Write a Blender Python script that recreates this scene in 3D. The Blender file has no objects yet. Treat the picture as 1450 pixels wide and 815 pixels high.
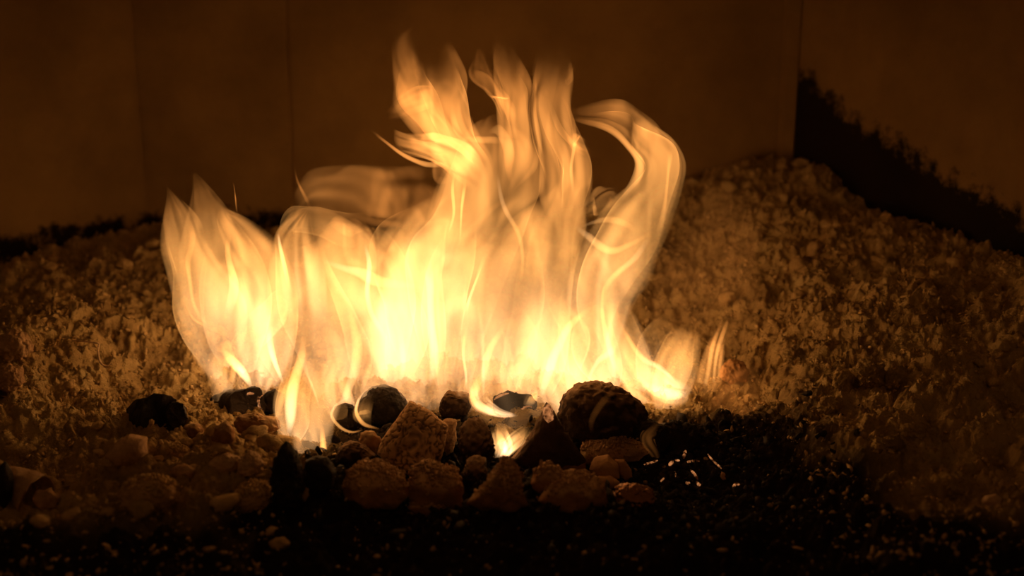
import bpy, math, random
import numpy as np
from mathutils import Vector

# ------------------------------------------------------------------ camera
SC = bpy.context.scene
COL = SC.collection
F = 1992.0                       # focal length in pixels of a 1450 x 815 frame
TH = math.radians(16.0)          # pitch below the horizon
CAM = np.array([0.0, -1.20, 0.45])
RT = np.array([1.0, 0.0, 0.0])
UP = np.array([0.0, math.sin(TH), math.cos(TH)])
FW = np.array([0.0, math.cos(TH), -math.sin(TH)])
cd = bpy.data.cameras.new('camera')
cam = bpy.data.objects.new('camera', cd)
COL.objects.link(cam)
cam.location = CAM
cam.rotation_euler = (math.pi / 2 - TH, 0, 0)
cd.sensor_width = 36.0
cd.lens = F / 1450 * 36.0
cd.clip_start = 0.01
cd.dof.use_dof = True
cd.dof.focus_distance = 1.20
cd.dof.aperture_fstop = 4.0
SC.camera = cam
# ------------------------------------------------------------------ world and exposure
w = bpy.data.worlds.new('world')
SC.world = w
w.use_nodes = True
w.node_tree.nodes['Background'].inputs[0].default_value = (1.0, 0.40, 0.10, 1)
w.node_tree.nodes['Background'].inputs[1].default_value = 0.045
SC.view_settings.view_transform = 'Standard'
SC.view_settings.look = 'None'
SC.view_settings.gamma = 1.0
SC.view_settings.use_curve_mapping = False
SC.view_settings.exposure = 0.0
SC.cycles.transparent_max_bounces = 160
SC.cycles.max_bounces = 6
SC.cycles.use_denoising = True
FLAME = 1.18                     # overall radiance of the fire

# ------------------------------------------------------------------ numeric helpers
def at(px, py, Y):
    """World point on the plane y = Y seen at pixel (px, py)."""
    d = FW + RT * ((px - 725.0) / F) + UP * ((407.5 - py) / F)
    return CAM + d * ((Y - CAM[1]) / d[1])

RNG = np.random.RandomState(7)
PERM = RNG.permutation(4096).astype(np.int64)
VALS = RNG.rand(4096)
def hsh(i, j, k):
    return PERM[(PERM[(PERM[i & 4095] + j) & 4095] + k) & 4095]
def vnoise(p):
    """smooth value noise in [-1, 1]; p is (n, 3)"""
    i = np.floor(p).astype(np.int64); f = p - i
    f = f * f * f * (f * (f * 6 - 15) + 10)
    out = 0
    for a in (0, 1):
        wx = f[:, 0] if a else 1 - f[:, 0]
        for b in (0, 1):
            wy = f[:, 1] if b else 1 - f[:, 1]
            for c in (0, 1):
                wz = f[:, 2] if c else 1 - f[:, 2]
                out = out + wx * wy * wz * VALS[hsh(i[:, 0] + a, i[:, 1] + b, i[:, 2] + c)]
    return out * 2 - 1
def fbm(p, n=4, gain=0.5):
    s = 0; a = 1.0
    for k in range(n):
        s = s + a * vnoise(p * (2.03 ** k) + 17.3 * k); a *= gain
    return s
def worley(p):
    """F1 and F2 distances of jittered cells; p is (n, 3)"""
    i = np.floor(p).astype(np.int64)
    f1 = np.full(len(p), 9.0); f2 = np.full(len(p), 9.0)
    for a in (-1, 0, 1):
        for b in (-1, 0, 1):
            for c in (-1, 0, 1):
                h = hsh(i[:, 0] + a, i[:, 1] + b, i[:, 2] + c)
                q = np.stack([i[:, 0] + a + VALS[h], i[:, 1] + b + VALS[(h * 7 + 13) & 4095], i[:, 2] + c + VALS[(h * 13 + 101) & 4095]], 1)
                d = np.sqrt(((q - p) ** 2).sum(1))
                m = d < f1
                f2 = np.where(m, f1, np.minimum(f2, d)); f1 = np.where(m, d, f1)
    return f1, f2
def worley2(p):
    i = np.floor(p).astype(np.int64)
    f1 = np.full(len(p), 9.0); f2 = np.full(len(p), 9.0); idn = np.zeros(len(p))
    for a in (-1, 0, 1):
        for b in (-1, 0, 1):
            h = hsh(i[:, 0] + a, i[:, 1] + b, 0 * i[:, 0])
            q = np.stack([i[:, 0] + a + VALS[h], i[:, 1] + b + VALS[(h * 7 + 13) & 4095]], 1)
            d = np.sqrt(((q - p) ** 2).sum(1))
            m = d < f1
            f2 = np.where(m, f1, np.minimum(f2, d)); f1 = np.where(m, d, f1); idn = np.where(m, VALS[(h * 31 + 7) & 4095], idn)
    return f1, f2, idn
def catmull(pts, n):
    P = np.array(pts, float); m = len(P)
    P = np.vstack([2 * P[0] - P[1], P, 2 * P[-1] - P[-2]])
    t = np.linspace(0, m - 1 - 1e-9, n); i = t.astype(int); u = (t - i)[:, None]
    a, b, c, d = P[i], P[i + 1], P[i + 2], P[i + 3]
    return 0.5 * (2 * b + (c - a) * u + (2 * a - 5 * b + 4 * c - d) * u ** 2 + (3 * b - a - 3 * c + d) * u ** 3)

# ------------------------------------------------------------------ object helpers
def link(name, verts, faces, material, parent=None, smooth=True):
    me = bpy.data.meshes.new(name)
    v = np.ascontiguousarray(verts, dtype=np.float32)
    if isinstance(faces, np.ndarray):
        me.vertices.add(len(v)); me.vertices.foreach_set('co', v.ravel())
        k = faces.shape[1]; me.loops.add(faces.size); me.polygons.add(len(faces))
        me.loops.foreach_set('vertex_index', faces.astype(np.int32).ravel())
        me.polygons.foreach_set('loop_start', np.arange(0, faces.size, k, dtype=np.int32))
        me.polygons.foreach_set('loop_total', np.full(len(faces), k, dtype=np.int32))
        me.update(calc_edges=True); me.validate()
    else:
        me.from_pydata(v.tolist(), [], faces); me.update()
    if smooth:
        me.polygons.foreach_set('use_smooth', np.ones(len(me.polygons), dtype=bool))
    if material: me.materials.append(material)
    o = bpy.data.objects.new(name, me); COL.objects.link(o)
    if parent: o.parent = parent
    return o
def recenter(o):
    """move the origin of a mesh object to its base centre"""
    me = o.data; n = len(me.vertices); c = np.empty(n * 3, np.float32); me.vertices.foreach_get('co', c); c = c.reshape(-1, 3)
    b = (c.min(0) + c.max(0)) / 2; b[2] = c[:, 2].min()
    me.vertices.foreach_set('co', (c - b).ravel()); me.update(); o.location = b
    return o
def tag(o, label, cat, group=None, kind=None):
    o['label'] = label; o['category'] = cat
    if group: o['group'] = group
    if kind: o['kind'] = kind
    return o
def empty(name, loc):
    o = bpy.data.objects.new(name, None); COL.objects.link(o); o.location = loc; o.empty_display_size = 0.02
    return o
def keep_parent(ch, par):
    """parent a mesh built in world coordinates to a thing whose origin lies elsewhere"""
    ch.parent = par
    ch.location = Vector(ch.location) - Vector(par.location)
    return ch
def grid_faces(nu, nv, closed=False):
    """quads of a (nv rows x nu columns) grid"""
    r = np.arange(nv - 1)[:, None] * nu
    if closed:
        c = np.arange(nu)[None]; c2 = (c + 1) % nu
    else:
        c = np.arange(nu - 1)[None]; c2 = c + 1
    return np.stack([(r + c).ravel(), (r + c2).ravel(), (r + nu + c2).ravel(), (r + nu + c).ravel()], 1)

_ico = {}
def ico(sub):
    if sub not in _ico:
        import bmesh
        bm = bmesh.new(); bmesh.ops.create_icosphere(bm, subdivisions=sub, radius=1.0)
        _ico[sub] = (np.array([v.co[:] for v in bm.verts]), np.array([[v.index for v in f.verts] for f in bm.faces]))
        bm.free()
    return _ico[sub]

# ------------------------------------------------------------------ materials
def mat(name):
    m = bpy.data.materials.new(name); m.use_nodes = True
    nt = m.node_tree; nt.nodes.clear()
    return m, nt, nt.nodes, nt.links
def nd(N, t, **kw):
    n = N.new(t)
    for k, v in kw.items(): setattr(n, k, v)
    return n
def ramp(N, stops):
    r = N.new('ShaderNodeValToRGB'); e = r.color_ramp.elements
    while len(e) < len(stops): e.new(0.5)
    for x, (p, c) in zip(e, stops): x.position = p; x.color = (*c, 1)
    return r
def rock(name, stops, scale=40, rough=0.95, bump=0.3, bscale=300, dust=None, dustlo=0.25, dusthi=0.75, spec=0.2, cracks=0, stain=None):
    m, nt, N, L = mat(name)
    out = N.new('ShaderNodeOutputMaterial'); b = N.new('ShaderNodeBsdfPrincipled')
    L.new(b.outputs[0], out.inputs[0])
    geo = N.new('ShaderNodeNewGeometry')
    n1 = nd(N, 'ShaderNodeTexNoise'); n1.inputs['Scale'].default_value = scale; n1.inputs['Detail'].default_value = 8; n1.inputs['Roughness'].default_value = 0.65
    L.new(geo.outputs['Position'], n1.inputs['Vector'])
    r = ramp(N, stops); L.new(n1.outputs[0], r.inputs[0])
    col = r.outputs[0]
    if dust:
        sep = N.new('ShaderNodeSeparateXYZ'); L.new(geo.outputs['Normal'], sep.inputs[0])
        n3 = nd(N, 'ShaderNodeTexNoise'); n3.inputs['Scale'].default_value = 90; n3.inputs['Detail'].default_value = 6
        L.new(geo.outputs['Position'], n3.inputs['Vector'])
        ad = nd(N, 'ShaderNodeMath', operation='MULTIPLY_ADD'); ad.inputs[1].default_value = 0.9; ad.inputs[2].default_value = -0.45
        L.new(n3.outputs[0], ad.inputs[0])
        a2 = nd(N, 'ShaderNodeMath', operation='ADD'); L.new(sep.outputs[2], a2.inputs[0]); L.new(ad.outputs[0], a2.inputs[1])
        mr = nd(N, 'ShaderNodeMapRange'); mr.inputs[1].default_value = dustlo; mr.inputs[2].default_value = dusthi
        L.new(a2.outputs[0], mr.inputs[0])
        mx = nd(N, 'ShaderNodeMix', data_type='RGBA'); L.new(mr.outputs[0], mx.inputs[0]); L.new(col, mx.inputs[6]); mx.inputs[7].default_value = (*dust, 1)
        col = mx.outputs[2]
    if stain:  # dark tint by mask: char dust, and shade painted into the colour
        sa = N.new('ShaderNodeAttribute'); sa.attribute_name = stain
        mx = nd(N, 'ShaderNodeMix', data_type='RGBA'); L.new(sa.outputs['Fac'], mx.inputs[0]); L.new(col, mx.inputs[6]); mx.inputs[7].default_value = (0.035, 0.020, 0.011, 1)
        col = mx.outputs[2]
    L.new(col, b.inputs['Base Color'])
    b.inputs['Roughness'].default_value = rough
    b.inputs['Specular IOR Level'].default_value = spec
    n2 = nd(N, 'ShaderNodeTexNoise'); n2.inputs['Scale'].default_value = bscale; n2.inputs['Detail'].default_value = 6; n2.inputs['Roughness'].default_value = 0.7
    L.new(geo.outputs['Position'], n2.inputs['Vector'])
    bp = N.new('ShaderNodeBump'); bp.inputs['Strength'].default_value = bump; bp.inputs['Distance'].default_value = 0.004
    L.new(n2.outputs[0], bp.inputs['Height']); L.new(bp.outputs[0], b.inputs['Normal'])
    return m

M_ash = rock('ash', [(0.32, (0.36, 0.24, 0.10)), (0.50, (0.74, 0.54, 0.25)), (0.66, (0.92, 0.72, 0.36))], scale=24, bump=1.0, bscale=520, stain='char')
M_crumb = rock('ash_crumb', [(0.30, (0.42, 0.29, 0.13)), (0.55, (0.72, 0.52, 0.25)), (0.75, (0.92, 0.70, 0.38))], scale=60, bump=0.6, bscale=600)
M_cinder = rock('cinder', [(0.3, (0.16, 0.08, 0.032)), (0.5, (0.36, 0.19, 0.08)), (0.7, (0.54, 0.30, 0.14))], scale=30, bump=0.5, bscale=350, dust=(0.68, 0.47, 0.27), dustlo=0.50, dusthi=0.95)
M_brick = rock('burnt_clinker', [(0.3, (0.38, 0.20, 0.09)), (0.5, (0.56, 0.32, 0.15)), (0.7, (0.70, 0.43, 0.22))], scale=24, bump=0.25, bscale=300, rough=0.8, spec=0.3)
M_grey = rock('grey_clinker', [(0.3, (0.34, 0.21, 0.11)), (0.5, (0.58, 0.38, 0.21)), (0.7, (0.80, 0.56, 0.34))], scale=35, bump=0.6, bscale=380)
M_pale = rock('pale_cinder', [(0.3, (0.45, 0.29, 0.16)), (0.5, (0.66, 0.46, 0.28)), (0.7, (0.85, 0.64, 0.42))], scale=50, bump=0.6, bscale=380)
M_char = rock('charcoal', [(0.3, (0.010, 0.007, 0.005)), (0.55, (0.028, 0.018, 0.012)), (0.75, (0.075, 0.048, 0.030))], scale=40, rough=0.7, bump=0.6, bscale=260, spec=0.35)
M_charash = rock('dusted_charcoal', [(0.3, (0.030, 0.018, 0.010)), (0.55, (0.085, 0.050, 0.028)), (0.75, (0.20, 0.12, 0.07))], scale=40, rough=0.85, bump=0.6, bscale=300, dust=(0.36, 0.23, 0.13), dustlo=0.35, dusthi=0.95)
M_crack = rock('crackled_cinder', [(0.3, (0.52, 0.32, 0.16)), (0.55, (0.68, 0.44, 0.24)), (0.75, (0.80, 0.55, 0.31))], scale=30, bump=0.35, bscale=420, stain='char')  # its mask holds painted crevice shade
M_slag = rock('glossy_slag', [(0.3, (0.16, 0.07, 0.03)), (0.6, (0.45, 0.22, 0.10)), (0.8, (0.75, 0.42, 0.22))], scale=30, rough=0.16, bump=0.1, bscale=120, spec=0.9)
_b = [n for n in M_slag.node_tree.nodes if n.type == 'BSDF_PRINCIPLED'][0]; _b.inputs['Metallic'].default_value = 0.75
M_wire = rock('burnt_wire', [(0.3, (0.70, 0.50, 0.32)), (0.7, (0.9, 0.68, 0.46))], scale=60, rough=0.6, bump=0.2)
M_wood = rock('charred_wood', [(0.3, (0.040, 0.024, 0.014)), (0.55, (0.12, 0.07, 0.04)), (0.75, (0.26, 0.16, 0.09))], scale=28, rough=0.8, bump=0.7, bscale=160)

def wall_mat():
    m, nt, N, L = mat('sooty_iron')
    out = N.new('ShaderNodeOutputMaterial'); b = N.new('ShaderNodeBsdfPrincipled'); L.new(b.outputs[0], out.inputs[0])
    geo = N.new('ShaderNodeNewGeometry')
    n1 = nd(N, 'ShaderNodeTexNoise'); n1.inputs['Scale'].default_value = 5; n1.inputs['Detail'].default_value = 9; n1.inputs['Roughness'].default_value = 0.62
    L.new(geo.outputs['Position'], n1.inputs['Vector'])
    r = ramp(N, [(0.3, (0.17, 0.102, 0.032)), (0.5, (0.245, 0.150, 0.05)), (0.72, (0.34, 0.21, 0.07))]); L.new(n1.outputs[0], r.inputs[0])
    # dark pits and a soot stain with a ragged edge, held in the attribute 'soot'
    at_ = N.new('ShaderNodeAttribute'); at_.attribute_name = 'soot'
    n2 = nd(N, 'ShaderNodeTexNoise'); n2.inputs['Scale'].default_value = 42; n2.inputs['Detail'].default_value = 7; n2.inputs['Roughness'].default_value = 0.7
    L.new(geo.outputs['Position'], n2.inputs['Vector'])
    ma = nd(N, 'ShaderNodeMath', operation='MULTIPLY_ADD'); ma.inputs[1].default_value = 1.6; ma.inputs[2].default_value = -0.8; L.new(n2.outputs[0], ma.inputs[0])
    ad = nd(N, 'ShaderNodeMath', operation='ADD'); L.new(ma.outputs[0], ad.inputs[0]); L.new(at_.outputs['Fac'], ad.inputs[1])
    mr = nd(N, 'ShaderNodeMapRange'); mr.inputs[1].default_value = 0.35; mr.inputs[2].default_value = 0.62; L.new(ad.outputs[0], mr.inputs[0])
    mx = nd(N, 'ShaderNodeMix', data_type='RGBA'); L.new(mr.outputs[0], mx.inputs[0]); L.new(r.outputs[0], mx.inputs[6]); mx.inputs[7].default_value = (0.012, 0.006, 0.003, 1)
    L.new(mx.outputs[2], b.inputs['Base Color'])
    b.inputs['Roughness'].default_value = 0.8; b.inputs['Specular IOR Level'].default_value = 0.15
    n3 = nd(N, 'ShaderNodeTexNoise'); n3.inputs['Scale'].default_value = 60; n3.inputs['Detail'].default_value = 8
    L.new(geo.outputs['Position'], n3.inputs['Vector'])
    bp = N.new('ShaderNodeBump'); bp.inputs['Strength'].default_value = 0.25; bp.inputs['Distance'].default_value = 0.004
    L.new(n3.outputs[0], bp.inputs['Height']); L.new(bp.outputs[0], b.inputs['Normal'])
    return m
M_wall = wall_mat()

def flame_mat(name, mode, gain, sample=True, ridge=0.7, hot=(1.0, 0.59, 0.29)):
    """optically thin glowing gas: adds light, blocks none.  'soft' = a filled body of gas (light follows the path through it),
    'sheet' = a thin burning skin (brighter where seen edge-on).  Attributes: glow = radiance, temp = 0 cool orange .. 1 hot cream."""
    m, nt, N, L = mat(name)
    out = N.new('ShaderNodeOutputMaterial'); add = N.new('ShaderNodeAddShader'); tr = N.new('ShaderNodeBsdfTransparent'); em = N.new('ShaderNodeEmission')
    L.new(tr.outputs[0], add.inputs[0]); L.new(em.outputs[0], add.inputs[1]); L.new(add.outputs[0], out.inputs[0])
    geo = N.new('ShaderNodeNewGeometry')
    dot = nd(N, 'ShaderNodeVectorMath', operation='DOT_PRODUCT'); L.new(geo.outputs['Normal'], dot.inputs[0]); L.new(geo.outputs['Incoming'], dot.inputs[1])
    ab = nd(N, 'ShaderNodeMath', operation='ABSOLUTE'); L.new(dot.outputs['Value'], ab.inputs[0])
    if mode == 'soft':
        pw = nd(N, 'ShaderNodeMath', operation='POWER'); pw.inputs[1].default_value = 2.4; L.new(ab.outputs[0], pw.inputs[0]); prof = pw.outputs[0]
    else:
        a1 = nd(N, 'ShaderNodeMath', operation='ADD'); a1.inputs[1].default_value = 0.13; L.new(ab.outputs[0], a1.inputs[0])
        dv = nd(N, 'ShaderNodeMath', operation='DIVIDE'); dv.inputs[0].default_value = 0.42; L.new(a1.outputs[0], dv.inputs[1])
        # the very rim thins out
        mr = nd(N, 'ShaderNodeMapRange'); mr.inputs[1].default_value = 0.0; mr.inputs[2].default_value = 0.34; L.new(ab.outputs[0], mr.inputs[0])
        ml = nd(N, 'ShaderNodeMath', operation='MULTIPLY'); L.new(dv.outputs[0], ml.inputs[0]); L.new(mr.outputs[0], ml.inputs[1]); prof = ml.outputs[0]
    # burning fronts: thin bright lines where the unevenness of the gas (attribute 'front') crosses its mean
    fa = N.new('ShaderNodeAttribute'); fa.attribute_name = 'front'
    s2 = nd(N, 'ShaderNodeMath', operation='ABSOLUTE'); L.new(fa.outputs['Fac'], s2.inputs[0])
    s3 = nd(N, 'ShaderNodeMapRange', interpolation_type='SMOOTHERSTEP'); s3.inputs[1].default_value = 0.0; s3.inputs[2].default_value = 0.24; s3.inputs[3].default_value = 1 + ridge; s3.inputs[4].default_value = 1.0
    L.new(s2.outputs[0], s3.inputs[0])
    nr = s3
    ga = N.new('ShaderNodeAttribute'); ga.attribute_name = 'glow'
    ta = N.new('ShaderNodeAttribute'); ta.attribute_name = 'temp'
    m1 = nd(N, 'ShaderNodeMath', operation='MULTIPLY'); L.new(prof, m1.inputs[0]); L.new(nr.outputs[0], m1.inputs[1])
    # tips tear into streaks
    wa = N.new('ShaderNodeAttribute'); wa.attribute_name = 'wear'
    w2 = nd(N, 'ShaderNodeMapRange', interpolation_type='SMOOTHSTEP'); w2.inputs[1].default_value = -0.05; w2.inputs[2].default_value = 0.30; L.new(wa.outputs['Fac'], w2.inputs[0])
    m1b = nd(N, 'ShaderNodeMath', operation='MULTIPLY'); L.new(m1.outputs[0], m1b.inputs[0]); L.new(w2.outputs[0], m1b.inputs[1])
    m2 = nd(N, 'ShaderNodeMath', operation='MULTIPLY'); L.new(m1b.outputs[0], m2.inputs[0]); L.new(ga.outputs['Fac'], m2.inputs[1])
    m3 = nd(N, 'ShaderNodeMath', operation='MULTIPLY'); L.new(m2.outputs[0], m3.inputs[0]); m3.inputs[1].default_value = gain * FLAME
    L.new(m3.outputs[0], em.inputs['Strength'])
    r = ramp(N, [(0.0, (1.0, 0.31, 0.052)), (0.5, (1.0, 0.43, 0.105)), (1.0, hot)]); L.new(ta.outputs['Fac'], r.inputs[0])
    L.new(r.outputs[0], em.inputs['Color'])
    m.cycles.emission_sampling = 'NONE'      # large soft sources: found by the bounced rays themselves
    return m
M_soft = flame_mat('flame_body', 'soft', 1.22)
M_sheet = flame_mat('flame_skin', 'sheet', 1.0, ridge=1.0)
M_fil = flame_mat('flame_filament', 'soft', 1.0, sample=False, ridge=0.2, hot=(1.0, 0.67, 0.36))
def ember_mat(name='ember_glow', lo=0.40, hi=0.62, top=0.80, st=0.6):
    m, nt, N, L = mat(name)
    out = N.new('ShaderNodeOutputMaterial'); b = N.new('ShaderNodeBsdfPrincipled'); L.new(b.outputs[0], out.inputs[0])
    geo = N.new('ShaderNodeNewGeometry'); n1 = nd(N, 'ShaderNodeTexNoise'); n1.inputs['Scale'].default_value = 220; n1.inputs['Detail'].default_value = 4
    L.new(geo.outputs['Position'], n1.inputs['Vector'])
    r = ramp(N, [(lo, (0.03, 0.006, 0.001)), (hi, (0.9, 0.32, 0.10)), (top, (1.0, 0.6, 0.28))]); L.new(n1.outputs[0], r.inputs[0])
    b.inputs['Base Color'].default_value = (0.05, 0.025, 0.015, 1); b.inputs['Roughness'].default_value = 0.7
    L.new(r.outputs[0], b.inputs['Emission Color']); b.inputs['Emission Strength'].default_value = st
    return m
M_ember = ember_mat()
M_rim = ember_mat('glowing_rim', 0.25, 0.60, 0.85, 0.55)

# ------------------------------------------------------------------ the ash bed
def sstep(a, b, x):
    t = np.clip((x - a) / (b - a), 0, 1); return t * t * (3 - 2 * t)
def gmacro(x, y):
    r = np.hypot(x, (y + 0.03) * 1.05)
    side = sstep(-0.25, 0.25, x)
    z = (0.044 + 0.042 * side) * sstep(0.17, 0.50, r) * sstep(-0.28, 0.10, y)               # bowl of banked ash round the fire
    z += 0.042 * np.exp(-(((x - 0.28) / 0.13) ** 2 + ((y - 0.42) / 0.15) ** 2))            # heap at the back right
    z += 0.016 * sstep(0.20, 0.27, x) * sstep(-0.08, 0.0, y)                                 # step below the right bank
    z += 0.014 * sstep(0.04, 0.085, y) * sstep(0.14, 0.22, -x)                               # terrace on the left
    z += 0.018 * np.exp(-(((x + 0.43) / 0.05) ** 2 + ((y - 0.04) / 0.04) ** 2))
    z += 0.016 * np.exp(-(((x + 0.22) / 0.09) ** 2 + ((y + 0.16) / 0.06) ** 2))
    z -= 0.022 * np.exp(-(((x + 0.33) / 0.07) ** 2 + ((y + 0.02) / 0.05) ** 2))
    z -= 0.016 * np.exp(-(((x - 0.13) / 0.09) ** 2 + ((y + 0.17) / 0.05) ** 2))            # black hollow with the embers
    return z
def gdetail(x, y):
    p = np.stack([x, y, np.zeros_like(x)], 1)
    far = sstep(-0.05, 0.25, y)
    d = 0.010 * fbm(p * 14, 3)
    wp = p[:, :2] + 0.006 * np.stack([vnoise(p * 60), vnoise(p * 60 + 9)], 1)
    f1, f2, a = worley2(wp * 46); d = d + (0.015 - 0.004 * far) * (0.40 - f1 * f1) * (0.25 + a)
    f1, f2, a = worley2(wp * 120 + 5); d = d + 0.0052 * (0.40 - f1 * f1) * (0.2 + a)
    f1, f2, a = worley2(wp * 290 + 11); d = d + 0.0022 * (0.40 - f1 * f1) * (0.3 + a)
    d = d + 0.0030 * fbm(p * 75, 2, 0.6) + 0.0030 * fbm(p * 190, 3, 0.7)
    pile = np.exp(-((x - 0.02) / 0.20) ** 4) * np.exp(-((y + 0.12) / 0.12) ** 4)
    return d * (1 - 0.45 * pile) - 0.004 * pile
GX0, GX1, GY0, GY1 = -0.66, 0.66, -0.50, 0.46
NX, NY = 1000, 730
gx = np.linspace(GX0, GX1, NX); gy = np.linspace(GY0, GY1, NY)
XX, YY = np.meshgrid(gx, gy)
ZZ = (gmacro(XX.ravel(), YY.ravel()) + gdetail(XX.ravel(), YY.ravel()))
ZG = ZZ.reshape(NY, NX)
def gz(x, y):
    i = (np.clip((np.asarray(x) - GX0) / (GX1 - GX0), 0, 1) * (NX - 1)).astype(int)
    j = (np.clip((np.asarray(y) - GY0) / (GY1 - GY0), 0, 1) * (NY - 1)).astype(int)
    return ZG[j, i]
def hit(px, py):
    """first point of the ash bed seen at a pixel"""
    d = FW + RT * ((px - 725.0) / F) + UP * ((407.5 - py) / F)
    t = np.linspace(0.7, 2.0, 2600); P = CAM + d * t[:, None]
    k = np.argmax(P[:, 2] < gz(P[:, 0], P[:, 1]))
    return P[k] if k else at(px, py, 0.5)
ash = link('floor', np.stack([XX.ravel(), YY.ravel(), ZZ], 1), grid_faces(NX, NY), M_ash)
_x, _y = XX.ravel(), YY.ravel(); _n = fbm(np.stack([_x, _y, 0 * _x], 1) * 16 + 40, 4)
_m = (1 - sstep(-0.09, 0.01, _y + 0.03 * _n)) * (1 - sstep(0.20, 0.30, np.abs(_x - 0.06) * 1.15 + 0.05 * _n)) + (1 - sstep(-0.30, -0.215, _y + 0.03 * _n))  # char dust round the coals; shade painted into gaps and near edge
_a = ash.data.attributes.new('char', 'FLOAT', 'POINT'); _a.data.foreach_set('value', np.clip(_m, 0, 1).astype(np.float32))
ash['kind'] = 'structure'; ash['label'] = 'crumbly bed of grey brown ash covering the furnace floor'

# ------------------------------------------------------------------ furnace walls
def wall(name, a, b, z0, z1, thick, label, soot=None, nx=60, nz=40):
    """iron plate standing between plan points a and b (real thickness behind)"""
    a = np.array(a, float); b = np.array(b, float); t = (b - a) / np.linalg.norm(b - a); n = np.array([t[1], -t[0]])   # towards the fire
    u = np.linspace(0, 1, nx); v = np.linspace(0, 1, nz); U, V = np.meshgrid(u, v); U = U.ravel(); V = V.ravel()
    P = a + (b - a) * U[:, None]; z = z0 + (z1 - z0) * V
    q = np.stack([P[:, 0], P[:, 1], z], 1)
    bow = 0.0025 * fbm(q * 5, 3)
    fr = np.stack([P[:, 0] + n[0] * bow, P[:, 1] + n[1] * bow, z], 1)
    bk = np.stack([P[:, 0] - n[0] * thick, P[:, 1] - n[1] * thick, z], 1)
    nn = nx * nz; fs = grid_faces(nx, nz)
    rim = []
    for c in range(nx - 1):
        rim.append((c, nn + c, nn + c + 1, c + 1)); k = (nz - 1) * nx; rim.append((k + c + 1, nn + k + c + 1, nn + k + c, k + c))
    for r in range(nz - 1):
        k = r * nx; rim.append((k + nx, nn + k + nx, nn + k, k)); k += nx - 1; rim.append((k, nn + k, nn + k + nx, k + nx))
    faces = np.vstack([fs, fs[:, ::-1] + nn, np.array(rim)])
    o = link(name, np.vstack([fr, bk]), faces, M_wall, smooth=False)
    s = soot(fr) if soot is not None else np.zeros(nn)
    at_ = o.data.attributes.new('soot', 'FLOAT', 'POINT'); at_.data.foreach_set('value', np.concatenate([s, np.zeros(nn)]).astype(np.float32))
    o['kind'] = 'structure'; o['label'] = label
    return o
YB = 0.42
xb = lambda px: at(px, 250, YB)[0]
XL, XS, XR = xb(205), xb(415), xb(1110)
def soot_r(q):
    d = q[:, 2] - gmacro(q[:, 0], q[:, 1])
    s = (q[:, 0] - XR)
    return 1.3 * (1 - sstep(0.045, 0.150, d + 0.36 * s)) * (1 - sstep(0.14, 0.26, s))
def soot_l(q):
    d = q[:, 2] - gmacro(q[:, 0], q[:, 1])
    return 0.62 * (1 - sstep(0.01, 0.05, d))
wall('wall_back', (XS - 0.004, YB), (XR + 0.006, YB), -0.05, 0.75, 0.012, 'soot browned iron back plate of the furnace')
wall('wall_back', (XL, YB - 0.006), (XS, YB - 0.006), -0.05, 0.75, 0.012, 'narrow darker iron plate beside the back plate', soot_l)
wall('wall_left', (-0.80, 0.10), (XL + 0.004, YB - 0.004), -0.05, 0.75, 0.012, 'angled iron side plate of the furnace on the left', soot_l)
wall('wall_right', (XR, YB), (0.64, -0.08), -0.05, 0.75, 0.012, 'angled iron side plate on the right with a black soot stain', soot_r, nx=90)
# cast rib in the right corner
o = link('trim_1', *(lambda c: (np.array([(c[0] + dx, c[1] + dy, z) for z in (-0.02, 0.75) for dx, dy in ((-0.011, -0.004), (-0.006, -0.014), (0.006, -0.016), (0.012, -0.008), (0.012, 0.0), (-0.011, 0.0))]),
         [tuple(range(6))[::-1], tuple(range(6, 12))] + [(i, (i + 1) % 6, 6 + (i + 1) % 6, 6 + i) for i in range(6)]))((XR, YB)), M_wall, smooth=False)
o['kind'] = 'structure'; o['label'] = 'dark iron corner rib where back and right plates meet'

# ------------------------------------------------------------------ crumbs over the ash bed (uncountable)
def crumbs(name, n, smin, smax, region, material, seed, pw=2.2, sub=1, lift=0.25):
    r = np.random.RandomState(seed)
    bv, bf = ico(sub); nv = len(bv)
    m = 40 * n; x = r.uniform(GX0, GX1, m); y = r.uniform(GY0, GY1 - 0.04, m); k = region(x, y) > r.rand(m)
    P = np.stack([x[k], y[k]], 1)[:n]; n = len(P)
    s = smin + (smax - smin) * r.rand(n) ** pw
    V = np.empty((n, nv, 3))
    base = [bv * (1 + 0.35 * fbm(bv * 1.7 + 31 * q, 2))[:, None] for q in range(12)]
    for i in range(n):
        a = r.randn(3, 3); Q, _ = np.linalg.qr(a)
        V[i] = (base[i % 12] * (r.uniform(0.7, 1.9), r.uniform(0.5, 1.2), r.uniform(0.15, 0.7))) @ Q * s[i]
    V += np.stack([P[:, 0], P[:, 1], gz(P[:, 0], P[:, 1]) + s * lift], 1)[:, None]
    fs = (bf[None] + (np.arange(n) * nv)[:, None, None]).reshape(-1, 3)
    o = link(name, V.reshape(-1, 3), fs, material)
    return o
inview = lambda x, y: (np.abs(x) < (y + 1.25) * 0.40).astype(float)
o = crumbs('ash_crumbs', 26000, 0.0007, 0.0030, lambda x, y: inview(x, y) * np.where(y < -0.05, 0.5, 0.9) * np.where((y < -0.04) & (np.abs(x - 0.03) < 0.2), 0.25, 1.0), M_crumb, 3)
tag(o, 'fine pale ash crumbs strewn over the whole ash bed', 'ash crumbs', kind='stuff')
o = crumbs('char_crumbs', 4200, 0.0010, 0.0050, lambda x, y: inview(x, y) * np.exp(-((x - 0.04) / 0.17) ** 4) * np.exp(-((y + 0.17) / 0.10) ** 4), M_char, 5)
tag(o, 'small black char crumbs scattered between the cinders', 'char crumbs', kind='stuff')

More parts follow.
